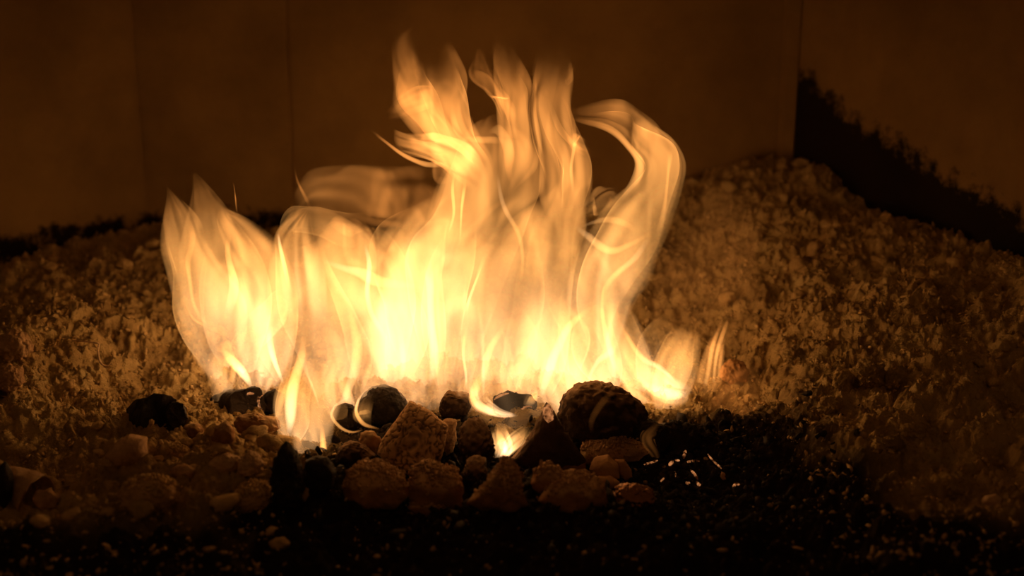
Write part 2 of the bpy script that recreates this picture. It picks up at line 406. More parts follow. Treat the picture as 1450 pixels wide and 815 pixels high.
# ------------------------------------------------------------------ lumps (cinders, charcoal, clods)
def lump(name, outline, label, cat, material, Y=None, depth=0.8, rough=0.10, fine=0.03, box=0.75, seed=0, sub=5, sink=0.25, cells=0.0, group=None, tilt=0.10, top=0.0, crackshade=False):
    """a solid lump whose near silhouette follows an outline, with its own depth behind it and a buried foot"""
    pts = np.array(outline, float)
    c = (pts.min(0) + pts.max(0)) / 2
    if Y is None:
        h = hit(c[0], pts[:, 1].max() - 2)
        Y = h[1] + 0.3 * depth * (pts[:, 0].max() - pts[:, 0].min()) / F * 1.2
    C = at(c[0], c[1], Y); dist = float(np.dot(C - CAM, FW)); sc = dist / F
    rel = (pts - c) * [1, -1]
    ang = np.arctan2(rel[:, 1], rel[:, 0]); rad = np.hypot(rel[:, 0], rel[:, 1])
    od = np.argsort(ang); ang = ang[od]; rad = rad[od]
    # polygon radius in every direction
    dirs = np.linspace(-math.pi, math.pi, 361); R = np.zeros(361); q = rel[od]
    for i in range(361):
        dx, dy = math.cos(dirs[i]), math.sin(dirs[i]); best = 0
        for k in range(len(q)):
            a, b = q[k], q[(k + 1) % len(q)]; e = b - a; den = dx * e[1] - dy * e[0]
            if abs(den) < 1e-9: continue
            t = (a[0] * e[1] - a[1] * e[0]) / den; u = (a[0] * dy - a[1] * dx) / den
            if t > 0 and -1e-6 <= u <= 1 + 1e-6: best = max(best, t)
        R[i] = best if best > 0 else rad.mean()
    v, f = ico(sub)
    d = v
    phi = np.arctan2(d[:, 2], d[:, 0]); cp = np.hypot(d[:, 0], d[:, 2])
    rr = np.interp(phi, dirs, R)
    mean = R.mean()
    e = box
    lat = cp ** e
    p = np.stack([np.cos(phi) * rr * lat, np.sign(d[:, 1]) * np.abs(d[:, 1]) ** e * mean * depth, np.sin(phi) * rr * lat], 1) * sc
    s = mean * sc
    n = p / (np.linalg.norm(p, axis=1)[:, None] + 1e-9)
    off = seed * 7.7
    u = p / s
    disp = rough * fbm(u * 1.8 + off, 3) + fine * fbm(u * 6.5 + off, 4, 0.62)
    if cells:
        f1, f2 = worley(u * cells + off + 0.22 * np.stack([vnoise(u * 9), vnoise(u * 9 + 5), vnoise(u * 9 + 11)], 1))
        disp = disp - 0.11 * (1 - sstep(0.0, 0.18, f2 - f1)) * (0.45 + 0.55 * sstep(-0.4, 0.4, vnoise(u * 3 + off)))
        ck = 1 - sstep(0.02, 0.13, f2 - f1)
    p = p + n * (disp * s)[:, None]
    kz = p[:, 2:] - 0.10 * s; kz = 0.5 * (kz + np.sqrt(kz ** 2 + (0.12 * s) ** 2))      # the upper part leans back into a top face
    X = C + p[:, :1] * RT + (p[:, 1:2] + tilt * p[:, 2:] + top * kz) * FW + p[:, 2:] * UP
    o = link(name, X, f[:, ::-1] if np.linalg.det(np.stack([RT, FW, UP])) < 0 else f, material)
    if crackshade:
        a_ = o.data.attributes.new('char', 'FLOAT', 'POINT'); a_.data.foreach_set('value', (0.8 * ck).astype(np.float32))  # shade of the crevices painted in as dark lines
    recenter(o)
    tag(o, label, cat, group)
    return o
def fuzz(par, n, size, material, seed, zlo=0.35, name='ash_crust'):
    """powdery ash crust grown on the upper faces of a lump"""
    me = par.data; nv = len(me.vertices); c = np.empty(nv * 3, np.float32); me.vertices.foreach_get('co', c); c = c.reshape(-1, 3)
    nr = np.empty(nv * 3, np.float32); me.vertices.foreach_get('normal', nr); nr = nr.reshape(-1, 3)
    r = np.random.RandomState(seed); ok = np.where(nr[:, 2] + 0.20 * r.randn(nv) > zlo + 0.1)[0]
    zt = c[:, 2]; ok = ok[zt[ok] > zt.min() + (0.62 + 0.08 * r.randn(len(ok))) * (zt.max() - zt.min())]
    if len(ok) == 0: return
    k = r.choice(ok, n); bv, bf = ico(1); m = len(bv); V = np.empty((n, m, 3))
    for i in range(n):
        Q, _ = np.linalg.qr(r.randn(3, 3)); s = size * (0.35 + r.rand() ** 2)
        V[i] = (bv * (1 + 0.4 * r.randn(m, 1) * 0.5) * (1, r.uniform(0.5, 1), r.uniform(0.4, 0.9))) @ Q * s + c[k[i]] + nr[k[i]] * s * 0.3
    o = link(name, V.reshape(-1, 3), (bf[None] + (np.arange(n) * m)[:, None, None]).reshape(-1, 3), material, par)
    o['kind'] = 'stuff'
    return o
def box_o(x0, y0, x1, y1, j=0.16, n=11, seed=0):
    r = random.Random(seed * 31 + x0); cx, cy, rx, ry = (x0 + x1) / 2, (y0 + y1) / 2, (x1 - x0) / 2, (y1 - y0) / 2
    out = []
    for i in range(n):
        a = 2 * math.pi * i / n + r.uniform(-0.15, 0.15); k = 1.05 + r.uniform(-j, j)
        out.append((cx + rx * k * math.copysign(abs(math.cos(a)) ** 0.8, math.cos(a)), cy + ry * k * math.copysign(abs(math.sin(a)) ** 0.8, math.sin(a))))
    return out

# --- front row of cinders
o = lump('cinder', [(484, 690), (490, 668), (510, 658), (535, 657), (555, 665), (572, 672), (578, 700), (560, 718), (510, 722), (488, 712)], 'rounded cinder with dark smooth face at the front, below the crackled block', 'cinder', M_cinder, seed=1, rough=0.078, fine=0.021, top=1.1); fuzz(o, 700, 0.0016, M_grey, 1)
o = lump('cinder', [(578, 700), (580, 668), (597, 656), (612, 661), (630, 664), (648, 666), (656, 690), (654, 722), (590, 724)], 'square shouldered cinder with bristly ash edge at the front centre', 'cinder', M_cinder, seed=2, rough=0.065, fine=0.03, top=1.1, box=0.6); fuzz(o, 700, 0.0016, M_grey, 2)
o = lump('cinder', [(577, 716), (590, 704), (608, 701), (628, 704), (640, 712), (630, 735), (590, 735)], 'low ash topped cinder lying in front of the square shouldered one', 'cinder', M_cinder, seed=3, rough=0.078, fine=0.03, top=0.7); fuzz(o, 350, 0.0015, M_grey, 3)
o = lump('cinder', [(660, 712), (680, 690), (700, 668), (712, 652), (724, 656), (734, 670), (740, 690), (748, 714), (720, 724), (680, 724)], 'cone shaped rough cinder at the front between two rounder ones', 'cinder', M_cinder, seed=4, rough=0.104, fine=0.036, top=1.1); fuzz(o, 800, 0.0016, M_grey, 4)
o = lump('cinder', [(752, 684), (756, 668), (768, 656), (782, 657), (796, 668), (802, 682), (795, 696), (772, 700), (758, 696)], 'small bare faceted cinder beside the cone shaped cinder', 'cinder', M_cinder, seed=5, rough=0.07, fine=0.025, top=0.7, box=0.6); fuzz(o, 90, 0.0018, M_grey, 5, 0.8)
o = lump('cinder', [(762, 708), (770, 690), (790, 676), (815, 670), (842, 674), (858, 690), (862, 712), (840, 726), (780, 726)], 'broad cinder with a bare brown belly at the front, right of centre', 'cinder', M_cinder, seed=6, rough=0.078, fine=0.021, top=1.1); fuzz(o, 600, 0.0016, M_grey, 6, 0.6)
o = lump('cinder', [(818, 650), (822, 630), (840, 622), (868, 616), (890, 614), (912, 622), (918, 640), (900, 652), (868, 656), (835, 662)], 'wide ash covered cinder capping two bare clinker pieces', 'cinder', M_grey, seed=7, rough=0.091, fine=0.03, top=1.1); fuzz(o, 900, 0.0016, M_grey, 7, 0.1)
lump('clinker', [(834, 664), (842, 648), (862, 644), (874, 656), (878, 676), (862, 682), (842, 678)], 'bare reddish clinker tucked under the wide ash covered cinder', 'clinker', M_brick, seed=8, rough=0.05, fine=0.015, top=0.7, box=0.65)
lump('clinker', [(870, 650), (884, 650), (894, 664), (896, 676), (884, 680), (876, 672)], 'narrow reddish clinker wedged beside the bare one under the ash cap', 'clinker', M_brick, seed=9, rough=0.05, fine=0.015, box=0.65)
lump('clinker', [(838, 684), (848, 674), (864, 674), (878, 682), (872, 690), (854, 694)], 'flat pale clinker flake below the bare reddish clinkers', 'clinker', M_brick, seed=10, rough=0.05, fine=0.02, top=0.7, box=0.6, depth=0.5)
o = lump('slag_lump', [(866, 702), (872, 690), (890, 684), (912, 686), (926, 694), (930, 712), (910, 722), (876, 720)], 'glossy melted slag lump with wrinkled shining surface', 'slag', M_slag, seed=11, rough=0.10, fine=0.10)
# --- second row
o = lump('cracked_cinder', [(536, 640), (541, 622), (556, 600), (570, 580), (577, 570), (600, 580), (620, 594), (634, 604), (628, 640), (622, 662), (596, 668), (570, 660), (548, 650)], 'large pale cinder block with a crackled face', 'cinder', M_crack, seed=12, rough=0.03, fine=0.010, box=0.5, depth=0.5, cells=4.6, sub=6, tilt=0.75, crackshade=True)
o = lump('cinder', [(616, 604), (632, 594), (646, 596), (646, 618), (642, 640), (630, 646), (618, 640)], 'knobbly brown cinder leaning against the crackled block', 'cinder', M_grey, seed=13, rough=0.08, fine=0.03, top=0.7, cells=4.0)
lump('charcoal_lump', [(506, 580), (512, 560), (526, 548), (545, 544), (562, 550), (574, 564), (580, 580), (568, 596), (548, 607), (525, 606), (510, 596)], 'round black charcoal lump licked by curling flames beside the crackled block', 'charcoal', M_char, seed=14, rough=0.06, fine=0.04, depth=0.9)
lump('charcoal_lump', [(470, 594), (474, 576), (488, 570), (504, 576), (510, 594), (502, 610), (486, 612)], 'small black charcoal lump inside a ring of flame', 'charcoal', M_char, seed=15, rough=0.08, fine=0.05)
lump('charcoal_lump', [(621, 578), (626, 562), (634, 553), (648, 555), (664, 556), (668, 572), (662, 588), (640, 592), (626, 590)], 'blocky dark cinder standing behind the knobbly brown cinder', 'charcoal', M_charash, seed=16, rough=0.07, fine=0.04, box=0.55)
o = lump('charcoal_lump', [(648, 632), (650, 606), (662, 594), (682, 596), (696, 612), (700, 640), (690, 662), (664, 664)], 'porous brown black clinker below the burning hollow husk', 'charcoal', M_charash, seed=17, rough=0.09, fine=0.08, top=0.7, cells=3.5)
o = lump('charcoal_lump', [(654, 672), (660, 652), (676, 645), (688, 652), (692, 672), (684, 690), (664, 690)], 'small rounded dark cinder behind the cone shaped cinder', 'charcoal', M_charash, seed=18, rough=0.07, fine=0.05, top=0.7)
o = lump('charcoal_lump', [(790, 588), (796, 562), (812, 546), (838, 539), (868, 543), (894, 556), (914, 580), (922, 604), (908, 624), (872, 632), (826, 630), (800, 614)], 'big round black charred lump below the right flames', 'charcoal', M_charash, seed=19, rough=0.05, fine=0.035, depth=0.9, cells=5.0)
lump('charcoal_lump', [(888, 626), (896, 600), (918, 594), (940, 602), (952, 622), (940, 640), (908, 644)], 'dark lump half hidden behind the big round charred lump', 'charcoal', M_char, seed=20, rough=0.08, fine=0.05)
lump('charcoal_lump', [(930, 612), (938, 600), (952, 594), (968, 600), (984, 604), (992, 622), (984, 642), (950, 644), (934, 630)], 'ragged jet black char clump on the ash below the small right flame', 'charcoal', M_char, seed=21, rough=0.10, fine=0.10)
o = lump('wood_shard', [(774, 571), (782, 580), (796, 604), (812, 628), (830, 652), (820, 664), (780, 662), (742, 660), (720, 654), (738, 632), (756, 608), (766, 588)], 'pointed charred wood shard leaning up under the flames', 'charred wood', M_wood, seed=22, rough=0.04, fine=0.04, depth=0.45, box=0.6)
t = lump('glowing_tip', [(768, 590), (770, 578), (776, 570), (782, 578), (784, 592), (776, 598)], 'x', 'x', M_ember, seed=23, rough=0.1, fine=0.1, sub=4, Y=o.location[1] - 0.006)
del t['label']; del t['category']; keep_parent(t, o); t['label'] = 'glowing ember tip'
lump('charcoal_lump', [(752, 650), (757, 634), (770, 630), (784, 642), (788, 656), (772, 662)], 'small rough dark lump at the foot of the pointed wood shard', 'charcoal', M_charash, seed=24, rough=0.1, fine=0.08, sub=4)
lump('cinder', [(786, 662), (795, 648), (815, 642), (830, 652), (828, 668), (806, 674)], 'ashy cinder wedged between pointed shard and wide ash cap', 'cinder', M_cinder, seed=25, rough=0.08, fine=0.05, top=0.7, sub=4)

# --- burning hollow husk with glowing rim
def husk():
    Y = hit(728, 598)[1] + 0.012
    root = empty('hollow_husk', at(728, 592, Y)); root.location[2] = float(gz(root.location[0], root.location[1]))
    tag(root, 'charred hollow husk with glowing rim in the middle of the fire', 'husk')
    C = at(727, 573, Y); sc = 1.17 / F
    nu, nv = 56, 22
    V = []
    for j in range(nv):
        t = j / (nv - 1)
        for i in range(nu):
            a = 2 * math.pi * i / nu
            # bowl lying on its side: open towards the viewer
            if t < 0.6: k = t / 0.6; r = math.sin(k * math.pi / 2) ** 0.8; dp = 1 - k
            else: k = (t - 0.6) / 0.4; r = 0.9 * math.cos(k * math.pi / 2 * 0.98) ** 0.8; dp = 0.08 + 0.7 * k
            wob = 1 + 0.10 * math.sin(3 * a + 1) + 0.05 * math.sin(7 * a + 2)
            V.append(C + (RT * math.cos(a) * 33 * r * wob + UP * math.sin(a) * 20 * r * wob + FW * dp * 38) * sc)
    o = link('shell', np.array(V) + 0.0012 * np.stack([vnoise(np.array(V) * 300 + q) for q in (0, 9, 21)], 1), grid_faces(nu, nv, True), M_char, None); keep_parent(o, root)
    def arc(name, cx, cy, rx, ry, a0, a1, th, n=40):
        pts = []; 
        for i in range(n):
            a = math.radians(a0 + (a1 - a0) * i / (n - 1)); pts.append(at(cx, cy, Y) + (RT * math.cos(a) * rx + UP * math.sin(a) * ry - FW * 1.5) * sc)
        pts = np.array(pts); V = []
        for i in range(n):
            tg = pts[min(i + 1, n - 1)] - pts[max(i - 1, 0)]; tg = tg / np.linalg.norm(tg); sd = np.cross(tg, FW); sd = sd / np.linalg.norm(sd)
            rad = th * sc * (0.35 + 0.65 * math.sin(math.pi * i / (n - 1))) * (1 + 0.3 * math.sin(i * 1.9))
            for k in range(8):
                b = k * math.pi / 4; V.append(pts[i] + (sd * math.cos(b) + FW * math.sin(b)) * rad)
        e = link(name, np.array(V), grid_faces(8, n, True), M_rim); keep_parent(e, root); return e
    arc('rim', 727, 575, 33, 17, 200, 330, 2.2)
    arc('rim', 726, 575, 32, 20, 100, 150, 2.0)
    c = arc('curl', 748, 586, 11, 12, 60, 290, 2.0)
husk()

# --- left pieces
def bar_chunk(name, A, B, w, h, label, cat, material, seed, sides=4, hollow=False):
    """squared or round charred stick from A to B (world), with a rough end"""
    A = np.array(A); B = np.array(B); T = (B - A) / np.linalg.norm(B - A); S = np.cross(T, [0, 0, 1.0]); S /= np.linalg.norm(S); U = np.cross(S, T)
    nu, nv = 40, 36; V = []
    rows = [(0.0, 0.02), (0.0, 0.5), (0.0, 0.9)] + [(j / (nv - 7), 1.0) for j in range(nv - 6)] + [(1.0, 0.9), (1.0, 0.5), (1.0, 0.02)]
    for t, k in rows:
        for i in range(nu):
            a = 2 * math.pi * i / nu
            p = (2 if sides > 4 else 5); r = (abs(math.cos(a)) ** p + abs(math.sin(a)) ** p) ** (-1 / p)
            V.append(A + (B - A) * t + (S * math.cos(a) * w + U * math.sin(a) * h) * r * k)
    V = np.array(V); V = V + 0.0022 * np.stack([fbm(V * 90 + seed + q, 3) for q in (0, 9, 21)], 1) + 0.0009 * np.stack([fbm(V * 400 + seed + q, 2) for q in (0, 9, 21)], 1)
    o = link(name, V, grid_faces(nu, nv, True), material); recenter(o); tag(o, label, cat); return o
yl = hit(345, 590)[1]
p = at(350, 571, yl + 0.010); q = at(308, 574, yl + 0.065)
lg = bar_chunk('charred_log', p, q, 0.0165, 0.0125, 'squared charred log stub under the left flame', 'log', M_char, 1)
# glowing cracks on the log's near end
for i, (x0, y0, x1, y1) in enumerate(((368, 560, 372, 584), (350, 558, 358, 557))):
    a, b = at(x0, y0, yl + 0.004), at(x1, y1, yl + 0.004)
    e = bar_chunk('glowing_edge', a, b, 0.0011, 0.0011, 'x', 'x', M_ember, i + 3, sides=8); del e['category']; e['label'] = 'thin glowing edge'; keep_parent(e, lg)
lump('charcoal_lump', [(368, 572), (374, 556), (388, 550), (400, 558), (402, 576), (390, 586), (374, 584)], 'small black char lump beside the squared charred log', 'charcoal', M_char, seed=27, rough=0.1, fine=0.08, sub=4)
lump('charcoal_lump', [(388, 700), (386, 664), (392, 648), (396, 632), (406, 628), (416, 640), (424, 660), (430, 690), (426, 720), (396, 722)], 'tall ragged black char stump standing in front of the flame', 'charcoal', M_char, seed=28, rough=0.12, fine=0.13)
lump('charcoal_lump', [(428, 672), (434, 652), (450, 644), (466, 650), (476, 668), (472, 690), (452, 704), (434, 696)], 'dark glassy lump at the foot of the front flame', 'charcoal', M_char, seed=29, rough=0.07, fine=0.03)
ys = hit(232, 608)[1]
bar_chunk('charred_stub', at(228, 588, ys + 0.012), at(206, 592, ys + 0.06), 0.017, 0.0165, 'thick round black stub lying on the dark left ash', 'charred wood', M_char, 11, sides=8)
bar_chunk('charred_stub', at(252, 588, ys + 0.006), at(238, 584, ys + 0.05), 0.0085, 0.010, 'thin round black stub against the thick one', 'charred wood', M_char, 12, sides=8)
lump('clinker', [(150, 646), (160, 628), (182, 616), (204, 620), (208, 640), (196, 656), (168, 660)], 'smooth pale clinker slab on the left near the thick stub', 'clinker', M_grey, seed=31, rough=0.06, fine=0.02, top=0.7)
o = lump('clinker', [(170, 700), (178, 684), (198, 676), (224, 678), (246, 690), (250, 708), (226, 722), (186, 722)], 'rough crumbly clinker at the front left edge of the pile', 'clinker', M_grey, seed=32, rough=0.09, fine=0.08, top=0.7); fuzz(o, 500, 0.0017, M_crumb, 32, 0.2)
o = lump('clinker', [(330, 706), (338, 690), (352, 684), (376, 686), (386, 700), (388, 718), (350, 726), (334, 720)], 'ash furred clinker beside the tall char stump', 'clinker', M_grey, seed=33, rough=0.08, fine=0.07, top=0.7); fuzz(o, 500, 0.0017, M_crumb, 33, 0.2)
lump('clinker', [(294, 660), (304, 648), (322, 642), (342, 648), (340, 664), (318, 670)], 'hollow edged pale ash crust among the left clinkers', 'clinker', M_pale, seed=34, rough=0.14, fine=0.08)
o = lump('clinker', [(336, 662), (340, 648), (352, 640), (364, 644), (374, 656), (372, 670), (356, 676), (340, 674)], 'pale porous clinker with a pocket beside the left flame', 'clinker', M_pale, seed=35, rough=0.12, fine=0.09, top=0.7, cells=3.0)
lump('clinker', [(240, 668), (246, 660), (262, 656), (278, 664), (272, 674), (250, 676)], 'small domed clinker among the front left rubble', 'clinker', M_grey, seed=36, rough=0.08, fine=0.04, sub=4)
o = lump('clinker', [(234, 640), (244, 630), (258, 630), (270, 640), (262, 650), (244, 650)], 'furry little ash clod above the small domed clinker', 'clinker', M_pale, seed=37, rough=0.1, fine=0.1, sub=4); fuzz(o, 200, 0.0018, M_crumb, 37, 0.0)
lump('clinker', [(300, 622), (306, 604), (320, 596), (330, 606), (332, 622), (318, 632)], 'brown clinker lump below the squared charred log', 'clinker', M_cinder, seed=38, rough=0.1, fine=0.07, sub=4)
lump('clinker', [(256, 612), (262, 602), (278, 598), (288, 608), (284, 620), (266, 622)], 'brown clod right of the two black stubs', 'clinker', M_cinder, seed=39, rough=0.1, fine=0.07, sub=4)
lump('cinder', [(330, 598), (340, 588), (366, 586), (392, 592), (398, 606), (370, 614), (340, 612)], 'flat brown cinder under the squared charred log', 'cinder', M_cinder, seed=40, rough=0.1, fine=0.06)
lump('clinker', [(476, 650), (480, 634), (496, 624), (516, 630), (532, 646), (520, 660), (494, 662)], 'dark flaky slab left of the crackled block', 'clinker', M_charash, seed=41, rough=0.1, fine=0.05)
lump('clinker', [(505, 632), (512, 612), (530, 610), (540, 624), (534, 644), (516, 648)], 'rough brown flake leaning on the crackled block', 'clinker', M_cinder, seed=42, rough=0.1, fine=0.07, sub=4)
lump('ash_rock', [(0, 500), (2, 476), (16, 464), (34, 470), (46, 488), (40, 506), (16, 512)], 'weathered ash rock with light edges at the far left', 'rock', M_grey, seed=43, rough=0.13, fine=0.08)
lump('ash_rock', [(-8, 548), (-4, 524), (10, 514), (28, 520), (34, 540), (18, 554)], 'darker rough ash rock below the far left one', 'rock', M_grey, seed=44, rough=0.13, fine=0.08)
lump('ash_rock', [(1020, 534), (1022, 518), (1034, 508), (1052, 512), (1062, 526), (1056, 540), (1034, 544)], 'rounded pinkish ash rock right of the thin flame wisp', 'rock', M_brick, seed=45, rough=0.09, fine=0.05)
lump('ash_rock', [(1390, 710), (1396, 702), (1410, 698), (1418, 704), (1416, 714), (1400, 718)], 'small pale stone on the dark ash at the lower right', 'rock', M_pale, seed=46, rough=0.08, fine=0.04, sub=4)
for i, (x0, y0, x1, y1, lb) in enumerate((
        (1212, 512, 1252, 548, 'dark craggy clod overhanging the middle of the right ash bank'),
        (1252, 530, 1276, 552, 'small craggy clod right of the overhanging one'),
        (1180, 522, 1206, 552, 'upright craggy clod left of the overhanging one'),
        (1160, 560, 1192, 584, 'loose brown clod below the craggy ones on the right bank'),
        (1236, 618, 1280, 640, 'flat flaky clod on the lower right ash'),
        (1330, 672, 1372, 706, 'crumpled brown clod at the lower right'),
        (1110, 492, 1140, 514, 'small clod in the lit ash of the right slope'),
        (1276, 600, 1310, 622, 'twisted flaky clod above the lower right ash'))):
    lump('ash_clod', box_o(x0, y0, x1, y1, seed=i), lb, 'clod', M_ash, seed=50 + i, rough=0.18, fine=0.13, cells=2.5)
# curled burnt bark at the lower left
def curl():
    A = at(36, 690, hit(36, 708)[1] + 0.006)
    T = np.array([0.72, -0.55, -0.12]); T /= np.linalg.norm(T); S = np.cross(T, [0, 0, 1.0]); S /= np.linalg.norm(S); U = np.cross(S, T)
    nu, nv = 60, 30; V = []
    for side in (0, 1):
        for j in range(nv):
            t = j / (nv - 1)
            for i in range(nu):
                a = -0.6 + (i / (nu - 1)) * 5.6; r = (0.0125 + 0.005 * t) * (1 - 0.05 * a) - (0.0011 if side else 0)
                V.append(A + T * (t - 0.5) * (0.034 + 0.006 * math.sin(a * 2)) + (S * math.cos(a) + U * math.sin(a)) * r)
    V = np.array(V); n = nu * nv; f = grid_faces(nu, nv); rim = []
    for j in range(nv - 1):
        k = j * nu; rim += [(k, n + k, n + k + nu, k + nu), (k + nu - 1 + nu, n + k + nu - 1 + nu, n + k + nu - 1, k + nu - 1)]
    for i in range(nu - 1):
        k = (nv - 1) * nu; rim += [(i + 1, n + i + 1, n + i, i), (k + i, n + k + i, n + k + i + 1, k + i + 1)]
    V = V + 0.0010 * np.stack([fbm(V * 110 + q, 2) for q in (0, 9, 21)], 1)
    o = link('bark_curl', V, np.vstack([f, f[:, ::-1] + n, np.array(rim)]), M_pale); recenter(o)
    tag(o, 'pale curled tube of burnt bark at the lower left corner', 'bark')
curl()
lump('clinker', [(46, 706), (52, 694), (70, 692), (86, 704), (84, 718), (60, 722)], 'flat ashy flake beside the curled bark', 'clinker', M_grey, seed=61, rough=0.1, fine=0.05, sub=4)
lump('charcoal_lump', [(-6, 700), (-4, 664), (6, 652), (16, 668), (18, 700), (8, 720)], 'black char lump behind the curled bark', 'charcoal', M_char, seed=62, rough=0.1, fine=0.06, sub=4)
# bent wire on the left ash
def wire(name, pts, r, material, label, cat, n=80):
    P = catmull(pts, n); V = []
    for i in range(n):
        tg = P[min(i + 1, n - 1)] - P[max(i - 1, 0)]; tg /= np.linalg.norm(tg); sd = np.cross(tg, [0.1, 0.2, 1.0]); sd /= np.linalg.norm(sd); up = np.cross(sd, tg)
        rr = r * (0.5 + 0.5 * min(1, 6 * min(i, n - 1 - i) / n)) * (1 + 0.18 * math.sin(i * 1.7))
        for k in range(8):
            b = k * math.pi / 4; V.append(P[i] + (sd * math.cos(b) + up * math.sin(b)) * rr)
    o = link(name, np.array(V), grid_faces(8, n, True), material); recenter(o); tag(o, label, cat); return o
def gp(px, py, lift=0.004):
    h = hit(px, py); return np.array([h[0], h[1], h[2] + lift])
Yw = hit(140, 500)[1] - 0.015
wire('bent_wire', [at(86, 480, Yw + 0.02), at(110, 482, Yw + 0.01), at(134, 485, Yw), at(140, 487, Yw), at(139, 497, Yw - 0.005), at(142, 512, Yw - 0.01), at(150, 518, Yw - 0.012), at(158, 514, Yw - 0.012)], 0.0009, M_wire, 'thin bent burnt wire sticking out of the left ash', 'wire')
# --- glowing bits in the black hollow
emb = [('long glowing splinter at the edge of the black hollow', [(912, 663), (922, 660), (931, 657)], 1.5),
       ('short bright ember in the middle of the black hollow', [(947, 664), (950, 661), (953, 658)], 2.4),
       ('upright flaky ember at the top of the black hollow', [(968, 654), (969, 648), (971, 642)], 2.2),
       ('dim horizontal ember stick with a bright end', [(971, 660), (980, 658), (990, 658)], 1.7),
       ('slanting ember stick right of the black hollow', [(978, 671), (983, 676), (988, 684)], 1.7),
       ('tiny ember just below the short bright one', [(955, 673), (956, 676), (956, 680)], 1.3),
       ('tiny slanting ember at the bottom of the black hollow', [(935, 687), (938, 684), (940, 682)], 1.3),
       ('ember speck low in the hollow beside a second speck', [(971, 688), (974, 690), (976, 688)], 1.9),
       ('second ember speck low in the hollow, further right', [(986, 687), (989, 691), (991, 692)], 1.8),
       ('isolated two pronged ember at the far right of the hollow', [(1038, 696), (1041, 691), (1047, 691)], 1.9),
       ('flat dim ember near the tiny upper specks', [(956, 656), (959, 657), (962, 657)], 1.4)]
for lb, pts, r in emb:
    wire('ember', [gp(x, y, 0.0035) for x, y in pts], r * 1.1 / F, M_ember, lb, 'ember', n=24)
o = wire('burnt_match', [gp(1002, 652, 0.006), gp(1008, 660, 0.006), gp(1016, 666, 0.005), gp(1021, 671, 0.005)], 1.3 * 1.1 / F, M_ember, 'burnt match with a round head among the right embers', 'match', n=40)
hd = lump('match_head', [(1019, 674), (1022, 667), (1027, 670), (1028, 678), (1023, 681)], 'x', 'x', M_brick, seed=70, rough=0.08, fine=0.05, sub=3); del hd['category']; hd['label'] = 'rounded burnt head'; keep_parent(hd, o)

# --- loose clods on the banks: alike, one object each
r_ = np.random.RandomState(21)
protos = []
for k in range(5):
    v, f = ico(3); d = v * (1 + 0.22 * fbm(v * 1.6 + k * 9, 3) + 0.12 * fbm(v * 6 + k * 5, 3))[:, None] * [1, 0.9, 0.65]
    me = bpy.data.meshes.new('clod'); me.from_pydata(d.tolist(), [], f.tolist()); me.polygons.foreach_set('use_smooth', np.ones(len(f), bool)); me.materials.append(M_ash if k % 2 else M_crumb); protos.append(me)
for n, (x0, x1, y0, y1), nm, lb, gr in (
        (55, (0.20, 0.55, -0.16, 0.40), 'ash_clod', 'small crumbly clod lying loose on the right ash bank', 'loose clods on the right bank'),
        (55, (-0.52, -0.17, -0.16, 0.40), 'ash_clod', 'small crumbly clod lying loose on the left ash bank', 'loose clods on the left bank'),
        (26, (-0.34, -0.14, -0.30, -0.12), 'ash_clod', 'small ash clod in the rubble at the front left', 'clods in the front left rubble')):
    for i in range(n):
        x, y = r_.uniform(x0, x1), r_.uniform(y0, y1); s = r_.uniform(0.004, 0.010)
        o = bpy.data.objects.new(nm, protos[r_.randint(5)]); COL.objects.link(o)
        o.location = (x, y, float(gz(x, y)) + s * 0.3); o.scale = (s * r_.uniform(0.8, 1.4), s, s); o.rotation_euler = (r_.uniform(-.4, .4), r_.uniform(-.4, .4), r_.uniform(0, 6.28))
        tag(o, lb, 'clod', gr)

